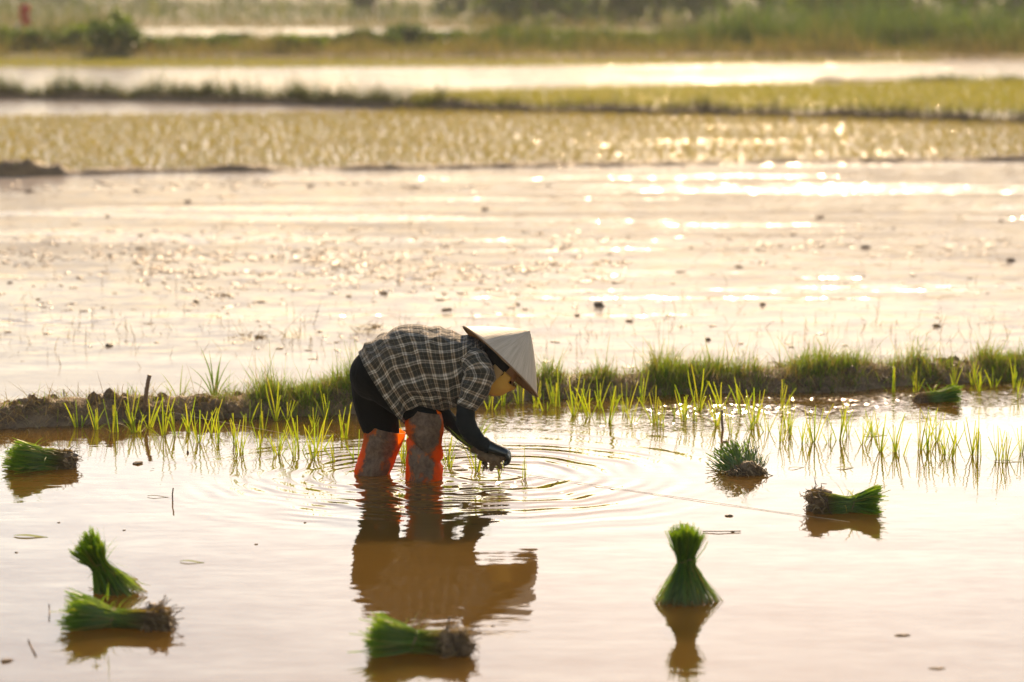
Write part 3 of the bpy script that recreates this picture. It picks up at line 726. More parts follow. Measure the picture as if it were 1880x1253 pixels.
def fuse(name, parts, voxel, smooth=2):
    """join closed shells into one continuous skin"""
    V, F, o = [], [], 0
    for v, q in parts:
        V += [tuple(x) for x in v]; F += [tuple(dict.fromkeys(int(i) + o for i in f)) for f in q]; o += len(v)
    me = bpy.data.meshes.new('tmp'); me.from_pydata(V, [], F)
    bm = bmesh.new(); bm.from_mesh(me); bmesh.ops.remove_doubles(bm, verts=bm.verts, dist=1e-5); bmesh.ops.recalc_face_normals(bm, faces=bm.faces); bm.to_mesh(me); bm.free()
    ob = bpy.data.objects.new('tmp', me); COL.objects.link(ob)
    md = ob.modifiers.new('r', 'REMESH'); md.mode = 'VOXEL'; md.voxel_size = voxel; md.use_smooth_shade = True
    if smooth:
        ms = ob.modifiers.new('s', 'SMOOTH'); ms.iterations = smooth; ms.factor = .5
    dg = bpy.context.evaluated_depsgraph_get(); out = bpy.data.meshes.new_from_object(ob.evaluated_get(dg)); out.name = name
    bpy.data.objects.remove(ob); return out
def ball(c, r, rot=None, nu=18, nv=12):
    V = []
    for j in range(nv + 1):
        ph = math.pi * j / nv
        for i in range(nu): V.append((r[0] * math.sin(ph) * math.cos(2 * math.pi * i / nu), r[1] * math.sin(ph) * math.sin(2 * math.pi * i / nu), r[2] * math.cos(ph)))
    V = np.array(V)
    if rot is not None: V = V @ np.asarray(rot).T
    Q = [(j * nu + i, j * nu + (i + 1) % nu, (j + 1) * nu + (i + 1) % nu, (j + 1) * nu + i) for j in range(nv) for i in range(nu)]
    return V + c, Q
# materials
def mat_cloth(name, c, rough=.85, fold=0.004, var=.3, spec=.25):
    g = NT(name); P = g.obj(); n = g.noise(P, 9.0, 4.0, .6, .6)
    weave = g.noise(P, 420.0, 1.0)
    return g.done(g.bsdf(g.mix(n, tuple(x * (1 - var) for x in c), tuple(x * (1 + var) for x in c)), rough, g.bump(g.m_('ADD', n, g.m_('MULTIPLY', weave, .05)), fold * 5), spec, Sheen_Weight=.03))
def mat_plaid():
    g = NT('plaid_cloth'); uv = g.n('ShaderNodeUVMap').outputs[0]; P = g.obj()
    U_, V_, _ = g.sep(g.v_('ADD', uv, g.v_('SCALE', g.v_('SUBTRACT', g.noise(P, 7.0, 2.0, .5, 0, True), (.5, .5, .5)), scale=.022)))
    def stripes(x, per, off):
        f = g.m_('FRACT', g.m_('ADD', g.m_('DIVIDE', x, per), off))
        def ln(c, w_): return g.m_('SUBTRACT', 1.0, g.ss(g.m_('ABSOLUTE', g.m_('SUBTRACT', f, c)), w_ * .55, w_))
        broad = g.m_('MULTIPLY', ln(.72, .24), .26)
        return g.m_('ADD', broad, g.m_('ADD', g.m_('MULTIPLY', ln(.60, .06), .75), g.m_('ADD', g.m_('MULTIPLY', ln(.80, .07), 1.0), g.m_('MULTIPLY', ln(.22, .03), .30))), None, True), f
    su, fu = stripes(U_, .050, .1); sv, fv = stripes(V_, .050, .3)
    cu = g.mix(su, (.036, .031, .020), (.44, .36, .27)); cv = g.mix(sv, (.036, .031, .020), (.48, .335, .20))
    c = g.mix(.5, cu, cv); c = g.mix(.75, c, g.mix(g.m_('MULTIPLY', su, sv), c, (.64, .56, .45)))
    c = g.mix(g.ss(g.noise(P, 4.5, 4.0), .48, .70, 0, .45), c, (.085, .058, .034))
    wr = g.m_('ADD', g.noise(P, 12.0, 4.0, .6, 1.2), g.m_('MULTIPLY', g.noise(P, 500.0, 1.0), .02))
    return g.done(g.mixs(.12, g.bsdf(c, .85, g.bump(wr, .03), .25, Sheen_Weight=.15), g.trans(c)))
def mat_boot():
    g = NT('rubber_boot'); P = g.pos(); X, Y, Z = g.sep(P)
    n = g.noise(P, 9.0, 3.0, .55, .4); n2 = g.noise(P, 60.0, 4.0, .7)
    mw = g.sep(g.attr('Col'))[0]
    mask = g.ss(g.m_('ADD', g.m_('MULTIPLY', n, .55), g.m_('ADD', g.m_('MULTIPLY', n2, .16), mw)), .52, .61)     # dried mud smeared over the rubber
    orange = (.90, .21, .018); mud = g.mix(g.ss(g.m_('ADD', g.m_('MULTIPLY', n2, .5), g.m_('MULTIPLY', g.noise(P, 24.0, 5.0, .7, 1.0), .5)), .38, .62), (.045, .028, .016), (.16, .105, .062))
    skin = g.mixs(.80, g.bsdf(orange, .4, None, .5), g.trans((1.0, .44, .04)))
    dirt = g.mixs(.05, g.bsdf(mud, .6, g.bump(n2, .004), .4), g.trans((.6, .10, .02)))
    return g.done(g.mixs(g.m_('MULTIPLY', mask, .93), skin, dirt))
def mat_hat():
    g = NT('palm_leaf_hat'); uv = g.n('ShaderNodeUVMap').outputs[0]; U_, V_, _ = g.sep(uv)
    rib = g.noise(g.comb(g.m_('MULTIPLY', U_, 130.0), g.m_('MULTIPLY', V_, 2.0), 0), 1.0, 3.0, .6)
    hoop = g.m_('PINGPONG', g.m_('MULTIPLY', V_, 15.0), .5)
    stain = g.noise(g.comb(g.m_('MULTIPLY', U_, 9.0), g.m_('MULTIPLY', V_, 3.0), 2), 1.0, 3.0)
    c = g.mix(g.ss(rib, .3, .7), (.43, .325, .22), (.60, .475, .34)); c = g.mix(g.ss(stain, .5, .8, 0, .35), c, (.42, .31, .2))
    h = g.m_('ADD', rib, g.m_('MULTIPLY', g.ss(hoop, .0, .12), .3))
    return g.done(g.mixs(.12, g.bsdf(c, .6, g.bump(h, .004), .35), g.trans((.85, .70, .50))))
M['plaid'] = mat_plaid(); M['boot'] = mat_boot(); M['hat'] = mat_hat()
M['black'] = mat_cloth('black_trousers', (.006, .006, .0055), .95, .003, .3, .05)
M['navy'] = mat_cloth('dark_arm_sleeve', (.008, .011, .012), .85, .003, .3, .15)
M['glove'] = mat_plain('rubber_glove', (.012, .018, .018), .34, .4, 25, .004, .5)
M['hood'] = mat_cloth('dark_head_cloth', (.012, .010, .009), .9, .003)
M['mask'] = mat_cloth('ochre_face_cloth', (.66, .38, .08), .85, .002, .15)
M['flap'] = mat_cloth('pale_face_cloth', (.50, .33, .15), .85, .002, .15)
M['bamboo'] = mat_plain('bamboo_hoop', (.20, .11, .05), .6, .3, 40)
g = NT('skin'); n = g.noise(g.obj(), 30.0, 3.0)
M['skin'] = g.done(g.bsdf(g.mix(n, (.36, .19, .10), (.44, .25, .14)), .5, None, .4, Subsurface_Weight=.1))
M['eye'] = mat_plain('dark_eye', (.015, .01, .008), .2)

# head frame: up points along the hat's axis, forward is where the face looks
hu = np.array([.69, -.06, .72]); hu /= np.linalg.norm(hu)
hf = np.array([.72, -.05, -.69]); hf -= hu * hf.dot(hu); hf /= np.linalg.norm(hf)
hs = np.cross(hu, hf)                         # to the person's left (away from the camera)
HR = np.stack([hf, hs, hu], 1)
HC = pp(912, 680, -.02)
def hd(f, s, u): return HC + hf * f + hs * s + hu * u
HIP = pp(690, 690); 
# ---- body: one continuous skin from head to ankles
B_ = []
def add_limb(path, rad, nth=16):
    v, q, _ = limb(path, rad, nth, 4); B_.append(closed(v, q, nth))
spine = [pp(676, 690), pp(710, 668), pp(760, 650), pp(810, 650), pp(850, 658), pp(880, 668)]
v, q, _ = limb(spine, [(.085, .135), (.095, .135), (.085, .12), (.09, .13), (.085, .15), (.05, .08)], 20, 4); B_.append(closed(v, q, 20))
add_limb([pp(868, 668), pp(886, 668), pp(900, 676)], [.05, .045, .047])
B_.append(ball(hd(.0, 0, .01), (.090, .074, .105), HR)); B_.append(ball(hd(.030, 0, -.055), (.058, .056, .055), HR))
B_.append(ball(hd(.052, 0, -.085), (.028, .03, .022), HR))
B_.append(ball(hd(.088, 0, -.012), (.018, .013, .026), HR, 12, 8)); B_.append(ball(hd(.098, 0, -.026), (.012, .014, .011), HR, 12, 8))
B_.append(ball(hd(.078, 0, -.055), (.016, .024, .008), HR, 12, 8)); B_.append(ball(hd(.076, 0, -.066), (.014, .021, .008), HR, 12, 8))
B_.append(ball(hd(.082, 0, .025), (.012, .05, .012), HR, 12, 8))
for s_ in (-1, 1): B_.append(ball(hd(-.008, s_ * .076, -.012), (.020, .009, .032), HR, 12, 8))
arm_r = [pp(868, 672, -.13), pp(872, 700, -.19), pp(858, 745, -.2), pp(855, 774, -.19), pp(868, 799, -.16), pp(886, 816, -.13), pp(900, 823, -.11)]
arm_l = [pp(862, 676, .13), pp(838, 712, .20), pp(806, 742, .19), pp(822, 770, .13), pp(842, 792, .06), pp(862, 808, .0), pp(872, 815, -.02)]
add_limb(arm_r, [.05, .046, .036, .036, .034, .027, .023]); add_limb(arm_l, [.05, .046, .036, .034, .032, .027, .023])
leg_l = [pp(684, 690, .085), pp(693, 745, .10), pp(703, 794, .09), pp(694, 830, .085), pp(683, 868, .08), pp(674, 905, .08)]
leg_r = [pp(694, 692, -.055), pp(735, 728, -.058), pp(776, 768, -.06), pp(779, 810, -.06), pp(779, 860, -.06), pp(778, 905, -.06)]
add_limb(leg_l, [.095, .085, .060, .055, .046, .036]); add_limb(leg_r, [.09, .075, .060, .055, .046, .036])
for p0 in (leg_l[-1], leg_r[-1]): add_limb([p0 + [-.04, 0, -.03], p0 + [.02, 0, -.02], p0 + [.09, 0, -.035], p0 + [.14, 0, -.045]], [.03, .036, .032, .02])
me = fuse('person_body', B_, .0075, 3)
person = link('person', me, M['skin'], label='farmer in checked shirt and conical hat bent over planting rice in the water', cat='person')
for s_ in (-1, 1): 
    v, q = ball(hd(.079, s_ * .031, .006), (.009, .014, .009), HR, 12, 8); link('eye', quadmesh('eye', v, q), M['eye'], person)
# ---- trousers
T_ = []
v, q = ball(pp(689, 688), (.118, .152, .118), None, 24, 16); T_.append((v, q))
def tl(path, rad):
    v, q, _ = limb(path, rad, 24, 5); T_.append(closed(v, q, 24))
tl([pp(688, 690, .07), pp(690, 735, .09), pp(697, 778, .092), pp(702, 806, .09), pp(694, 835, .085)], [.112, .105, .090, .075, .055])
tl([pp(694, 692, -.05), pp(728, 722, -.055), pp(758, 748, -.055), pp(778, 768, -.06), pp(779, 815, -.06)], [.104, .090, .076, .066, .056])
v, q, _ = limb([pp(690, 686), pp(720, 668), pp(750, 660)], [(.112, .15), (.11, .15), (.09, .13)], 24, 4); T_.append(closed(v, q, 24))
link('trousers', fuse('trousers', T_, .008, 3), M['black'], person, label='black trousers tight over the hips')
# ---- shirt with hanging hem, sleeve parts in the same mesh
prof = [((659, 645), (744, 777), .186), ((675, 630), (751, 768), .192), ((698, 616), (764, 751), .193), ((726, 603), (784, 749), .190), ((760, 599.5), (804, 751), .180), ((800, 603), (826, 749), .186),
        ((835, 611), (850, 742), .190), ((862, 620), (872, 726), .172), ((882, 630), (889, 702), .125), ((893, 641), (899, 685), .075)]
rings = []
for (t_, b_, wd) in prof:
    a_, c_ = pp(*t_), pp(*b_); rings.append(((a_ + c_) / 2, (a_ - c_) / 2, np.array([0, wd, 0])))
SV, SQ, SUV = loft(rings, 120, 14, 2.5)
w_ = 121; nr = len(SV) // w_
for i in range(nr):
    cn = SV[i * w_:(i + 1) * w_].mean(0)
    for j in range(w_):
        k = i * w_ + j; p = SV[k]; o_ = p - cn; ln = np.linalg.norm(o_) + 1e-6; jj = j % 120
        low = max(0, -o_[2] / ln)                         # folds deepen where the cloth hangs
        th = 2 * math.pi * jj / 120
        f = mnoise.noise(Vector((p[0] * 9, math.cos(th) * 2.2, math.sin(th) * 2.2))) * .013 - abs(mnoise.noise(Vector((p[0] * 13 + p[2] * 9, math.cos(th) * 3, p[2] * 5)))) * .032 + .008
        dg_ = math.sin((p[0] * 1.0 + p[2] * .75) * 62 + 3 * mnoise.noise(Vector((p[0] * 6, p[2] * 6, 2)))) * .0065 * (0.25 + low)
        hang = math.sin(th * 7 + p[0] * 14) * .007 * low * low
        SV[k] = p + o_ / ln * (f + dg_ + hang) * (1 if i > 8 else .5)
sl_v, sl_q, sl_uv = limb([pp(862, 660, -.10), pp(874, 672, -.155), pp(880, 690, -.185), pp(873, 712, -.20), pp(864, 732, -.20), pp(857, 746, -.20)], [(.060, .06), (.066, .062), (.067, .062), (.062, .058), (.052, .054), (.044, .048)], 48, 10)
for k in range(len(sl_v)):
    p = sl_v[k]; sl_v[k] = p + np.array([mnoise.noise(Vector(p * 24)), mnoise.noise(Vector(p * 24 + 7.0)), 0]) * .010 + np.array([0, -.004, 0]) * math.sin(p[2] * 130 + p[0] * 70)
sr_v, sr_q, sr_uv = limb([pp(858, 664, .10), pp(850, 690, .165), pp(838, 712, .2), pp(822, 728, .2)], [.062, .063, .058, .050], 32, 8)
V = np.concatenate([SV, sl_v, sr_v]); Q = np.concatenate([SQ, sl_q + len(SV), sr_q + len(SV) + len(sl_v)]); UV = np.concatenate([SUV, sl_uv + [.013, .02], sr_uv])
me = mesh('shirt', V, Q, uv=UV); shirt = link('shirt', me, M['plaid'], person, label='loose dark checked shirt with white and tan lines')
md = shirt.modifiers.new('thick', 'SOLIDIFY'); md.thickness = .0022; md.offset = 1
# ---- collar
cv, cq, _ = loft([(pp(886, 658), np.array([-.012, 0, .062]), np.array([0, .075, 0])), (pp(893, 655), np.array([-.01, 0, .060]), np.array([0, .072, 0])), (pp(898, 652), np.array([-.005, 0, .055]), np.array([0, .066, 0]))], 40, 4)
link('collar', quadmesh('collar', cv, cq), M['hood'], shirt)
# ---- arm sleeves
for pth, rad in (([pp(857, 741, -.2), pp(854.5, 760, -.2), pp(855, 776, -.19), pp(866, 797, -.165), pp(882, 812, -.135), pp(898, 822, -.11)], [.0395, .042, .0435, .041, .034, .030]),
                 ([pp(818, 730, .2), pp(805, 744, .19), pp(812, 761, .15), pp(828, 777, .1), pp(848, 797, .04), pp(866, 811, -.005)], [.043, .042, .041, .038, .034, .029])):
    v, q, _ = limb(pth, rad, 32, 10)
    for k in range(len(v)): v[k] += np.array([1, 1, 1]) * mnoise.noise(Vector(v[k] * 40)) * .004 + np.array([0, 0, 1]) * math.sin(v[k][0] * 260 + v[k][2] * 90) * .0012
    link('arm_sleeve', quadmesh('arm_sleeve', v, q), M['navy'], person)
# ---- gloved hands with fingers
def hand(W, f, n, thumb, curl, name, spread=.02):
    """W wrist, f finger direction, n palm normal (fingers curl that way), thumb side"""
    f = np.array(f, float); f /= np.linalg.norm(f); n = np.array(n, float); n -= f * n.dot(f); n /= np.linalg.norm(n); s = np.cross(f, n) * thumb
    H_ = []
    def seg(path, rad, nth=12):
        v, q, _ = limb(path, rad, nth, 4); H_.append(closed(v, q, nth))
    seg([W - f * .05, W - f * .01, W + f * .03, W + f * .075, W + f * .09], [(.031, .033), (.030, .031), (.027, .040), (.024, .043), (.018, .040)], 16)
    for i, (off, ln) in enumerate(((.030, .072), (.010, .080), (-.011, .075), (-.030, .060))):
        p = W + f * .082 + s * off; d = f + s * off * spread * 10; pts = [p]; ang = 0
        for k in range(4):
            ang += curl * (.7 if k == 0 else 1.0); dd = d * math.cos(ang) + n * math.sin(ang); pts.append(pts[-1] + dd / np.linalg.norm(dd) * ln / 4)
        seg(pts, [.0105, .0105, .0098, .009, .0065], 10)
    p = W + f * .025 + s * .035; seg([p, p + s * .02 + f * .02 + n * .012, p + s * .018 + f * .043 + n * .03, p + s * .008 + f * .058 + n * .044], [.013, .012, .011, .007], 10)
    return link('glove', fuse('glove', H_, .0042, 2), M['glove'], person, label=name)
hand(pp(897, 820, -.115), (.86, .05, -.32), (-.25, .25, -1), 1, .62, 'dark wet rubber glove pushing a seedling into the mud')
hand(pp(868, 813, -.01), (.75, -.25, -.55), (.1, -.8, -.3), -1, .6, 'dark glove half hidden behind the near arm')
# ---- boots: thin orange rubber round the legs
def boot(path, rad, crease, name):
    v, q, uv = limb(path, rad, 56, 10)
    for k in range(len(v)):
        p = v[k]
        d = 0.006 * mnoise.noise(Vector(p * 16)) + .0035 * mnoise.noise(Vector(p * 45))
        for (cx, cz, sl, dep, wdt) in crease:
            t = (p[2] - cz) - sl * (p[0] - cx); d -= dep * math.exp(-(t / wdt) ** 2)
        ax = np.array([np.interp(p[2], [a[2] for a in path[::-1]], [a[0] for a in path[::-1]]), path[0][1], p[2]]); o_ = p - ax; ln = np.linalg.norm(o_) + 1e-6
        v[k] = p + o_ / ln * d
    cc_ = np.zeros((len(v), 3))
    for k in range(len(v)):                            # mud kept to the camera side, sun side left clean so light glows through
        p = v[k]; ax = np.interp(p[2], [a[2] for a in path[::-1]], [a[0] for a in path[::-1]]); o_ = np.array([p[0] - ax, p[1] - path[0][1]]); o_ /= np.linalg.norm(o_) + 1e-6
        cc_[k] = .34 * max(0, -o_[1] - .20) ** .9 - .12 * max(0, o_[1] + .1) + .03
    o = link('boot', mesh('boot', v, q, col=cc_), M['boot'], person, label=name)
    md = o.modifiers.new('thick', 'SOLIDIFY'); md.thickness = .0025; md.offset = 1
    return o
c1 = pp(764, 810); 
boot([pp(708, 786, .088), pp(704, 803, .088), pp(697, 828, .085), pp(689, 850, .082), pp(682, 872, .08), pp(676, 905, .08)], [(.092, .095), (.090, .092), (.083, .085), (.077, .08), (.075, .078), (.06, .07)], [], 'orange rubber boot of the rear leg, smeared with mud')
boot([pp(783, 754, -.06), pp(779, 778, -.06), pp(779, 805, -.06), pp(779, 832, -.06), pp(778, 882, -.06), pp(777, 912, -.06)], [(.064, .08), (.086, .09), (.080, .088), (.080, .086), (.083, .085), (.07, .08)], [(c1[0], c1[2], -.75, .016, .010)], 'orange rubber boot of the near leg, creased and muddy')
# ---- conical hat
RC = (pp(850.5, 600, -.0) + pp(986, 729, -.0)) / 2
hx = np.array([.69, .17, .71]); hx /= np.linalg.norm(hx); hy = np.array([.72, 0, -.69]); hy -= hx * hy.dot(hx); hy /= np.linalg.norm(hy); hz = np.cross(hx, hy)
RR, HH = .2325, .198
V, UV = [], []; nu, nv = 96, 22
for j in range(nv + 1):
    t = j / nv; r_ = RR * t; h_ = HH * (1 - t) + .010 * math.sin(math.pi * t); 
    if j == 0: r_ = .002; h_ = HH - .002
    if j == 1: h_ -= .002
    for i in range(nu + 1):
        th = 2 * math.pi * i / nu; wv = 1 + .006 * math.sin(3 * th + 1) * t
        V.append(RC + hx * (h_ + .003 * math.sin(5 * th) * t) + (hy * math.cos(th) + hz * math.sin(th)) * r_ * wv); UV.append((i / nu, t))
Q = [(j * (nu + 1) + i, j * (nu + 1) + i + 1, (j + 1) * (nu + 1) + i + 1, (j + 1) * (nu + 1) + i) for j in range(nv) for i in range(nu)]
Q = [q_[::-1] for q_ in Q]
hat = link('conical_hat', mesh('conical_hat', V, Q, uv=UV), M['hat'], person, label='pale woven palm leaf conical hat tilted forward')
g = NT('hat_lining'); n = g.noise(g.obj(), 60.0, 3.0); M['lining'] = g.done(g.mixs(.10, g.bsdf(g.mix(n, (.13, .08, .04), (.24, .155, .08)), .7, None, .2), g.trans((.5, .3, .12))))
hat.data.materials.append(M['lining'])
md = hat.modifiers.new('thick', 'SOLIDIFY'); md.thickness = .003; md.offset = -1; md.material_offset = 1; md.material_offset_rim = 1
P_ = []
for k, t in enumerate((.45, .56, .67, .78, .89, .995)):
    ring = [RC + hx * (HH * (1 - t) + .010 * math.sin(math.pi * t) - (.006 if t < .99 else 0)) + (hy * math.cos(x) + hz * math.sin(x)) * (RR * t - (.002 if t < .99 else 0)) for x in np.linspace(0, 2 * np.pi, 73)]
    P_.append(tube(ring, .0028 if t < .99 else .0042, 6, (1, 1, 1), False))
link('hoops', quadmesh('hoops', *merge(P_)), M['bamboo'], hat)
# ---- dark head cloth, face cloth, flap
def shell(name, f, mat, label=None, r=(.098, .085, .114), off=(0, 0, .008), sub=40):
    V, Q = [], []; n1, n2 = 56, 40; idx = {}
    for j in range(n2 + 1):
        ph = math.pi * j / n2
        for i in range(n1):
            th = 2 * math.pi * i / n1; V.append((math.sin(ph) * math.cos(th), math.sin(ph) * math.sin(th), math.cos(ph)))
    for j in range(n2):
        for i in range(n1):
            q_ = (j * n1 + i, j * n1 + (i + 1) % n1, (j + 1) * n1 + (i + 1) % n1, (j + 1) * n1 + i)
            c = np.mean([V[a_] for a_ in q_], axis=0)
            if f(c): Q.append(q_)
    W = []
    for d in V:
        k_ = 1 + .05 * mnoise.noise(Vector(d) * 3.5)
        W.append(hd(d[0] * r[0] * k_ + off[0], d[1] * r[1] * k_ + off[1], d[2] * r[2] * k_ + off[2]))
    o = link(name, quadmesh(name, W, Q), M[mat], person, label=label); md = o.modifiers.new('t', 'SOLIDIFY'); md.thickness = .003; return o
shell('head_cloth', lambda c: c[0] < .28 - .35 * max(0, -c[2]) * 1.2 and c[2] > -.80, 'hood', 'dark cloth over hair and nape')
# drape of the cloth over the nape into the collar
v, q, _ = limb([hd(-.02, 0, .05), hd(-.045, 0, -.02), pp(884, 655), pp(872, 650)], [(.085, .08), (.078, .082), (.060, .085), (.05, .08)], 32, 6)
link('nape_cloth', quadmesh('nape_cloth', v, q), M['hood'], person)
shell('face_cloth', lambda c: c[0] > .02 - .25 * (c[2] < -.4) and c[2] < .22 and not (c[0] > .6 and c[2] > -.02), 'mask', 'ochre cloth tied over nose and mouth', (.104, .083, .118), (.008, 0, .006))
shell('cheek_flap', lambda c: -.32 < c[0] < .20 and -.55 < c[2] < .22 and abs(c[1]) > .5, 'flap', 'pale cloth edge beside the ear', (.100, .090, .112), (.004, 0, .002))
# ---- seedlings held in the hands (a thing of its own)
hb = pp(886, 838, -.06)
r = np.random.default_rng(77)
held = empty('held_seedlings', hb, 'small muddy bunch of seedlings held in the gloved hands', 'rice bundle')
n = 70; d0 = pp(838, 812, -.02) - hb
base = np.array([d0 * t for t in r.uniform(0, .35, n)]) + r.normal(0, .014, (n, 3))
cc = np.array([(.10, .17, .02), (.16, .23, .03), (.06, .11, .02)])[r.choice(3, n)]
az = np.arctan2(r.normal(0, .5, n), -1) 
link('leaves', quadmesh('leaves', *blades(base, r.uniform(.10, .20, n), az, r.uniform(.7, 1.7, n), r.normal(.1, .4, n), r.uniform(.004, .006, n), cc * .8, cc, 5, .2, rnd=r)), M['leaf'], held, kind='stuff')
n = 16; b2_ = np.tile(pp(880, 800, .02) - hb, (n, 1)) + r.normal(0, .012, (n, 3)); cc = np.array([(.2, .27, .03)] * n)
link('leaf_tips', quadmesh('leaf_tips', *blades(b2_, r.uniform(.06, .11, n), r.normal(0, .6, n), r.uniform(.1, .8, n), r.uniform(.2, 1.0, n), r.uniform(.004, .006, n), cc, cc, 5, .2, rnd=r)), M['leaf'], held, kind='stuff')
L_ = []
for (a_, b_, dy, rx, rz_) in ((891, 838, -.10, .036, .024), (908, 845, -.115, .030, .026), (926, 836, -.115, .020, .024), (876, 826, -.07, .03, .020), (903, 858, -.10, .012, .020), (917, 855, -.10, .010, .016)):
    v, q = ball(pp(a_, b_, dy) - hb, (rx, .024, rz_)); v = v + np.array([[mnoise.noise(Vector(x * 60)) * .008, mnoise.noise(Vector(x * 60 + 3.0)) * .008, mnoise.noise(Vector(x * 70 + 9.0)) * .01] for x in v]); L_.append((v, q))
link('root_mud', fuse('root_mud', L_, .004, 1), M['clod'], held)
P_ = []
for q_ in range(26):
    p = pp(r.uniform(886, 926), r.uniform(842, 852), r.uniform(-.11, -.05)) - hb; pts_ = [p]
    for s_ in range(5): pts_.append(pts_[-1] + np.array([r.normal(0, .004), r.normal(0, .003), -r.uniform(.002, .012)]))
    P_.append(tube(pts_, np.linspace(.0032, .001, 6), 5, np.array((.13, .085, .045)) * r.uniform(.6, 1.2), False))
link('roots', quadmesh('roots', *merge(P_)), M['root'], held, kind='stuff')
# drops and little crests where the boots and the hand break the surface
# ------------------------------------------------------------------ the far bank: weeds, bushes, trees
def gz(x, y): return land(x, y)
def bank(n, y0, y1, hmean, cols, wts, wd, test=None, name='bank_grass', label='', seg=2, hcut=False):
    P_ = []
    while len(P_) < n:
        y = rng.uniform(y0, y1); x = rng.uniform(-y * .2, y * .2)
        if test and rng.random() > test(x, y): continue
        P_.append((x, y, gz(x, y) - .03))
    P_ = np.array(P_); c = cmix(n, cols, wts)
    cl = np.array([.45 + 1.1 * max(0, .5 + 1.3 * fbm(p[0] * .45, p[1] * .35, 8)) for p in P_])
    h = rng.gamma(6, hmean / 6, n) * cl
    if hcut: h = h * np.where((P_[:, 0] / P_[:, 1] * FPX > -700) & (P_[:, 0] / P_[:, 1] * FPX < -70), .5, 1.0)
    b_ = blades(P_, h, rng.uniform(0, 6.28, n), np.abs(rng.normal(.2, .15, n)), rng.normal(.4, .3, n), rng.uniform(wd * .7, wd * 1.3, n), c * .8, c, seg, .2)
    link(name, quadmesh(name, *b_), M['grass'], kind='stuff', label=label, cat='grass')
DG = [(.20, .145, .07), (.26, .19, .09), (.15, .11, .05), (.13, .14, .035)]
bank(15000, 85.3, 92, .32, DG, [.35, .25, .2, .2], .022, None, 'dry_grass', 'dry brown grass along the foot of the far bank')
def green_t(x, y): return np.clip(.55 + .9 * fbm(x * .16, y * .1, 11) + (.9 if x > 5 else 0) + (.25 if x < -6 else 0), 0.03, 1)
bank(24000, 88.5, 103, .52, [(.075, .10, .018), (.10, .115, .022), (.05, .07, .016), (.15, .12, .035)], [.35, .25, .25, .15], .03, green_t, 'weeds', 'mixed green weeds growing over the far bank', 2, True)
def reed_t(x, y): return 1.0 if x > np.interp(y, [92, 112], [6.0, 8.5]) + .8 * fbm(y, x * .1, 3) else 0.0
bank(9500, 92, 106, .80, [(.07, .11, .02), (.09, .13, .025), (.05, .085, .018)], [.4, .3, .3], .04, reed_t, 'reeds', 'tall green reeds on the far bank at the right')
def fld(x, y):
    wx, wy = x, y
    if 112 < y < 160 and -20 < x < -1.2: 
        if pix(0, 76, .26)[1] - 1 < y < pix(0, 51, .26)[1] + 1 and x * 5200 / y > (235 - 940) and x * 5200 / y < (870 - 940): return 0.0
    return np.clip(.45 + .8 * fbm(x * .05, y * .04, 21), .05, 1)
bank(15000, 100, 175, .34, [(.18, .125, .06), (.15, .115, .04), (.09, .10, .022)], [.4, .25, .35], .05, fld, 'field_grass', 'dry tawny grass of the fields beyond the far bank', 2, True)
bank(9000, 165, 330, .6, [(.08, .10, .025), (.12, .12, .035), (.07, .085, .025)], [.4, .3, .3], .14, None, 'far_grass', 'pale green grass of the most distant fields')

LEAFQ = None
def crown(n, blobs, size, seed, cols):
    """leaf clumps spread through several uneven lobes"""
    r = np.random.default_rng(seed); V, C = [], []
    bl = np.array([b[:3] for b in blobs]); br_ = np.array([b[3:6] for b in blobs]); wts = np.prod(br_, 1) ** .67; wts /= wts.sum()
    k = r.choice(len(blobs), n, p=wts); d = r.normal(0, 1, (n, 3)); d /= np.linalg.norm(d, axis=1)[:, None]; rad = r.uniform(.35, 1.05, n) ** .6
    nz = np.array([mnoise.noise(Vector(x * 2.1 + y)) for x, y in zip(d, k[:, None] * 3.7)])
    c = bl[k] + d * br_[k] * (rad * (1 + .45 * nz))[:, None]
    a = r.normal(0, 1, (n, 3)); a /= np.linalg.norm(a, axis=1)[:, None]; b = np.cross(a, r.normal(0, 1, (n, 3))); b /= np.linalg.norm(b, axis=1)[:, None]
    s = size * r.uniform(.6, 1.4, (n, 1))
    V = np.stack([c - a * s, c - b * s * .45, c + a * s, c + b * s * .45], 1).reshape(-1, 3)
    Q = np.arange(4 * n).reshape(-1, 4)
    cc = np.array(cols)[r.choice(len(cols), n)] * r.uniform(.7, 1.3, (n, 1))
    return quadmesh('crown', V, Q, np.repeat(cc, 4, 0), smooth=False)
def trunk_mesh(h, r0, seed, limbs=4):
    r = np.random.default_rng(seed); P_ = []
    path = [np.array([0, 0, -.2])]
    for i in range(5): path.append(path[-1] + np.array([r.normal(0, .05 * h / 5), r.normal(0, .05 * h / 5), h / 5 + .04]))
    P_.append(tube(path, np.linspace(r0, r0 * .45, 6), 8, (1, 1, 1)))
    for i in range(limbs):
        p = path[2 + i % 3]; an = r.uniform(0, 6.28); q = p + np.array([math.cos(an) * h * .18, math.sin(an) * h * .18, h * .2]); q2 = q + np.array([math.cos(an) * h * .1, math.sin(an) * h * .1, h * .18])
        P_.append(tube([p, q, q2], [r0 * .45, r0 * .3, r0 * .12], 6, (1, 1, 1)))
    return quadmesh('trunk', *merge(P_))
TG = [[(.05, .085, .016), (.07, .105, .02), (.035, .06, .014)], [(.09, .13, .02), (.12, .15, .025), (.07, .10, .02)], [(.045, .075, .025), (.06, .09, .03), (.035, .06, .02)]]
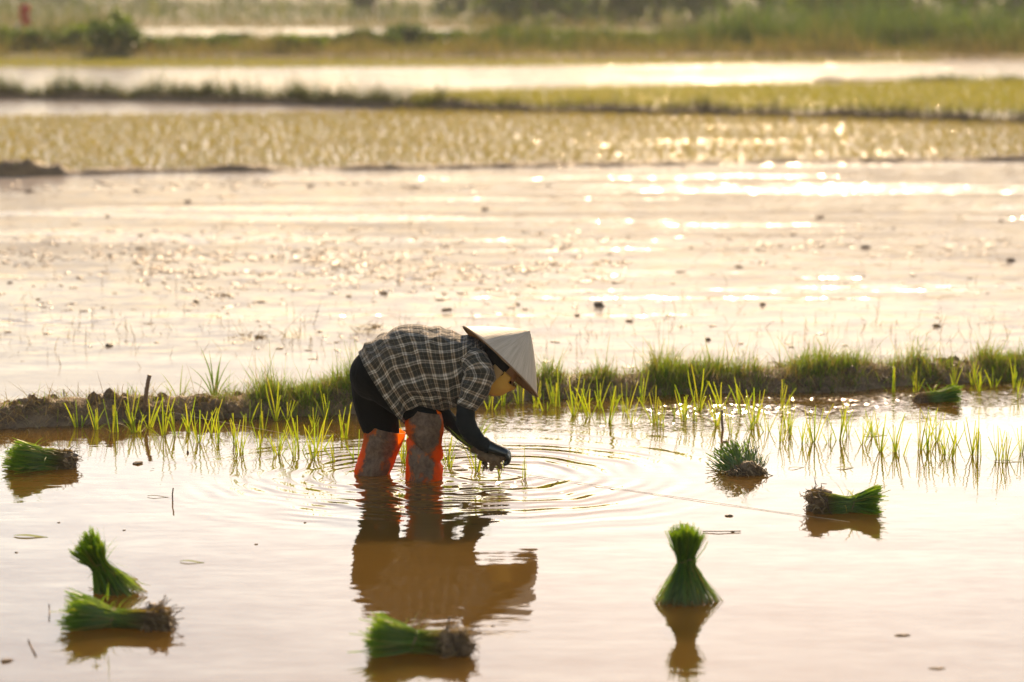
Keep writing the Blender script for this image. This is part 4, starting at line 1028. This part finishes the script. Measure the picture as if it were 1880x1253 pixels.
def bush(px, py, wpx, hpx, kind, label, seed):
    p = pix(px, py, .1); d = p[1]; W = wpx * d / FPX; H_ = hpx * d / FPX; p[2] = gz(p[0], d)
    r = np.random.default_rng(seed)
    bl = [(r.uniform(-.35, .35) * W, r.uniform(-.3, .3) * W, H_ * r.uniform(.3, .7), W * r.uniform(.2, .34), W * r.uniform(.2, .3), H_ * r.uniform(.22, .36)) for _ in range(6)] + [(0, 0, H_ * .35, W * .42, W * .34, H_ * .36)]
    t = empty('bush', p, label, 'bush', 'bushes on the far bank')
    link('crown', crown(1300, bl, .075 + .012 * W, seed, TG[kind]), M['foliage'], t)
    link('trunk', trunk_mesh(H_ * .55, .03, seed, 5), M['bark'], t)
    return t
bush(205, 102, 105, 66, 0, 'large round dark bush on the far bank at the left', 1)
b_ = bush(226, 100, 60, 88, 1, 'tall yellow green bush rising behind the large dark bush', 2)
bush(70, 98, 95, 44, 0, 'low dark bush beneath the red cloth marker', 3); bush(12, 97, 60, 42, 1, 'low green bush at the left edge', 4); bush(140, 96, 60, 36, 0, 'small dark bush left of the large round one', 5)
bush(340, 92, 60, 26, 1, 'low light green bush in front of the distant pale water', 6); bush(440, 90, 80, 34, 0, 'low dark bush in front of the middle of the pale water', 7); bush(500, 88, 60, 26, 0, 'low dark shrub just right of the dark bush by the pale water', 14)
bush(590, 92, 70, 28, 1, 'low green bush right of the low dark shrub', 8); bush(690, 95, 80, 38, 0, 'green bush below the dark tree trunk', 9); bush(745, 92, 70, 48, 0, 'pointed dark bush in front of the right end of the pale water', 10)
bush(820, 90, 95, 30, 0, 'long low dark bush right of the pointed one', 11); bush(930, 86, 60, 38, 0, 'small dark bush on the far bank near the middle', 12); bush(1010, 84, 90, 28, 1, 'low green bush right of the middle', 13); bush(1120, 84, 100, 30, 1, 'wide low green bush before the tawny field', 15); bush(1240, 84, 80, 26, 0, 'low bush at the left end of the reeds', 16)
for k, (a_, h_) in enumerate(((40, 30), (175, 52), (270, 34), (310, 26), (390, 30), (545, 34), (640, 34), (780, 30), (875, 34), (970, 30), (1070, 32), (1180, 30), (1300, 40), (1390, 44), (1480, 46), (1570, 50), (1660, 48), (1740, 52), (1830, 50))):
    bush(a_, 94 + (k % 3) * 3 - (6 if a_ > 700 else 0), 70 + (k * 37) % 50, h_, k % 2, 'low weedy bush on the far bank, %s from the left among the small ones' % nth(k + 1), 200 + k)
def tree(px, py, Wm, Hm, kind, label, seed, th=.4, low=.35, group='trees beyond the far fields', dens_=1600):
    p = pix(px, py, .1); d = p[1]; p[2] = gz(p[0], d); r = np.random.default_rng(seed)
    t = empty('tree', p, label, 'tree', group)
    bl = [(r.uniform(-.36, .36) * Wm, r.uniform(-.36, .36) * Wm, Hm * r.uniform(low, .88), Wm * r.uniform(.16, .30), Wm * r.uniform(.16, .30), Hm * r.uniform(.10, .2)) for _ in range(11)]
    link('crown', crown(dens_, bl, .17 + .02 * Wm, seed, TG[kind]), M['foliage'], t)
    link('trunk', trunk_mesh(Hm * .7, .05 + .018 * Hm, seed), M['bark'], t)
    return t
trs = [(925, 46, 4, 5, 1), (985, 48, 5, 6, 0), (1050, 40, 5, 6, 2), (1120, 44, 5, 5, 1), (1205, 46, 5, 6, 0), (1275, 42, 5, 6, 2), (1330, 44, 5, 7, 1), (1400, 46, 6, 6, 0), (1470, 40, 5, 6, 2), (1540, 46, 5, 7, 1), (1600, 44, 5, 6, 0), (1690, 46, 6, 7, 1), (1760, 44, 5, 6, 0), (1850, 40, 5, 7, 2), (1900, 44, 5, 6, 0), (870, 36, 4, 5, 2), (800, 30, 4.5, 5, 2)]
ords = ['third', 'fourth', 'fifth', 'sixth', 'seventh', 'eighth', 'ninth', 'tenth', 'eleventh', 'twelfth', 'thirteenth', 'fourteenth', 'fifteenth', 'sixteenth', 'last', 'second', 'first']
for k, (a_, b_, wm, hm, kd) in enumerate(trs): tree(a_, b_, wm, hm, kd, '%s green tree, %s from the left in the row beyond the tawny field' % (['leafy', 'low', 'bushy'][k % 3], ords[k]), 40 + k, low=.12)
tree(685, 34, 2.6, 6, 2, 'dark slender tree left of the middle above the pale water', 70, low=.10); tree(718, 28, 4, 6, 2, 'dark tree just right of the slender dark one', 71, low=.18)
TG.append([(.16, .07, .04), (.12, .06, .035), (.20, .10, .05)])
t = tree(1645, 40, 2.2, 1.5, 3, 'low reddish brown shrub under the trees at the right', 72, low=.1); t.name = 'shrub'; t['category'] = 'shrub'; del t['group']
for k, (a_, b_, wm, hm) in enumerate([(20, 14, 10, 5), (75, 12, 9, 7), (150, 16, 12, 5), (330, 14, 9, 6), (420, 16, 11, 4.5), (500, 12, 10, 6), (590, 14, 10, 5), (250, 12, 8, 8)]):
    tree(a_, b_, wm, hm, 2, 'faint hazy tree, %s from the left on the far horizon' % ['first', 'second', 'third', 'fifth', 'sixth', 'seventh', 'eighth', 'fourth'][k], 80 + k, low=.2, group='hazy trees on the horizon', dens_=900)
# a far-off wood that closes the horizon
n = 26000; x_ = rng.uniform(-260, 260, n); y_ = rng.uniform(620, 700, n); hh_ = 9 + 5 * np.array([fbm(a * .02, 1, 3) for a in x_]); z_ = rng.uniform(0, 1, n) ** .8 * hh_
c_ = np.stack([x_, y_, z_], 1); a_ = rng.normal(0, 1, (n, 3)); a_ /= np.linalg.norm(a_, axis=1)[:, None]; b_ = np.cross(a_, rng.normal(0, 1, (n, 3))); b_ /= np.linalg.norm(b_, axis=1)[:, None]
V = np.stack([c_ - a_ * 1.1, c_ - b_ * .6, c_ + a_ * 1.1, c_ + b_ * .6], 1).reshape(-1, 3)
link('distant_wood', quadmesh('distant_wood', V, np.arange(4 * n).reshape(-1, 4), np.repeat(cmix(n, TG[2]), 4, 0), smooth=False), M['foliage'], kind='stuff', label='distant hazy wood closing the horizon', cat='wood')
# posts and the red marker
p = pix(33, 96, .1); stick('post', [p, p + [0, 0, .5], p + [.02, 0, .95]], .05, 'short pale post in the weeds at the far left', 'post', 'string')
M['red'] = mat_plain('red_cloth', (.42, .035, .03), .8, .3, 8)
p = pix(47, 92, .1); p[2] = gz(p[0], p[1]); t = empty('marker_flag', p, 'faded red cloth marker on a pole above the weeds at the far left', 'flag')
link('pole', quadmesh('pole', *tube([(0, 0, -.2), (0, 0, .8), (.01, 0, 1.5)], .02, 8)), M['wood'], t)
V, Q = [], []
for i in range(9):
    for j in range(13): V.append((-.16 + .32 * i / 8 + .02 * math.sin(j * .8), .05 * math.sin(i * 1.1 + j * .5), .80 + .66 * j / 12 - .02 * (i / 8) * (1 - j / 12)))
Q = [(i * 13 + j, i * 13 + j + 1, (i + 1) * 13 + j + 1, (i + 1) * 13 + j) for i in range(8) for j in range(12)]
o = link('cloth', quadmesh('cloth', V, Q), M['red'], t); md = o.modifiers.new('t', 'SOLIDIFY'); md.thickness = .01
p = pix(1794, 66, .1); p[2] = gz(p[0], p[1]); stick('utility_post', [p + [0, 0, -.3], p + [0, 0, 2], p + [.02, 0, 4.5]], [.10, .09, .075], 'thin dark upright post at the right among the trees', 'post')
# grass along the second and third bunds
def bund_grass(BV, nc, x0, x1, n, h, cols, label, name='bund_grass', tr=(.2, .8)):
    BV = np.asarray(BV).reshape(-1, nc + 1, 3); P_ = []
    while len(P_) < n:
        x = rng.uniform(x0, x1)
        if rng.random() < .5 + 1.0 * max(0, fbm(x * .7, 2, 5) + .25): P_.append(bund_pt(BV, x, rng.uniform(*tr)))
    c = cmix(n, cols); cl = np.array([.75 + .5 * max(0, .5 + fbm(p_[0] * 1.4, 0, 4)) for p_ in P_])
    link(name, quadmesh(name, *blades(np.array(P_) - [0, 0, .02], rng.gamma(5, h / 5, n) * cl, rng.uniform(0, 6.28, n), np.abs(rng.normal(.25, .2, n)), rng.normal(.4, .3, n), rng.uniform(.01, .018, n), c * .8, c, 3)), M['grass'], kind='stuff', label=label, cat='grass')
bund_grass(B3V, 8, -14, -1.2, 6500, .24, [(.07, .095, .02), (.10, .11, .03), (.14, .105, .05), (.05, .075, .018)], 'shaggy grass on the second bund at the left')
bund_grass(B3V, 8, -1.2, 15, 4500, .14, [(.06, .085, .02), (.10, .085, .035), (.07, .055, .03)], 'short grass on the second bund at the right')
bund_grass(B4V, 6, 9, 15, 1500, .14, [(.09, .14, .02), (.12, .15, .03)], 'green edge of grass on the mud ridge at the far right')
bund_grass(B2V, 8, -8, 8, 900, .07, [(.12, .12, .04), (.15, .11, .05)], 'sparse grass on the low bund of the far paddy')
# ------------------------------------------------------------------ the hazy air
hz_ = NT('haze_air'); pv_ = hz_.n('ShaderNodeVolumePrincipled')
pv_.inputs['Color'].default_value = (.92, .93, .95, 1); pv_.inputs['Density'].default_value = 0.00034; pv_.inputs['Anisotropy'].default_value = 0.25
hz_.t.links.new(pv_.outputs[0], hz_.out.inputs['Volume'])
x0, x1, y0, y1, z0, z1 = -2600, 2600, -20, 3100, -1.3, 26
V = [(x0, y0, z0), (x1, y0, z0), (x1, y1, z0), (x0, y1, z0), (x0, y0, z1), (x1, y0, z1), (x1, y1, z1), (x0, y1, z1)]
link('haze', mesh('haze', V, [(3, 2, 1, 0), (4, 5, 6, 7), (0, 1, 5, 4), (1, 2, 6, 5), (2, 3, 7, 6), (3, 0, 4, 7)], smooth=False), hz_.m, kind='stuff', label='thin warm haze in the air over the fields', cat='haze')
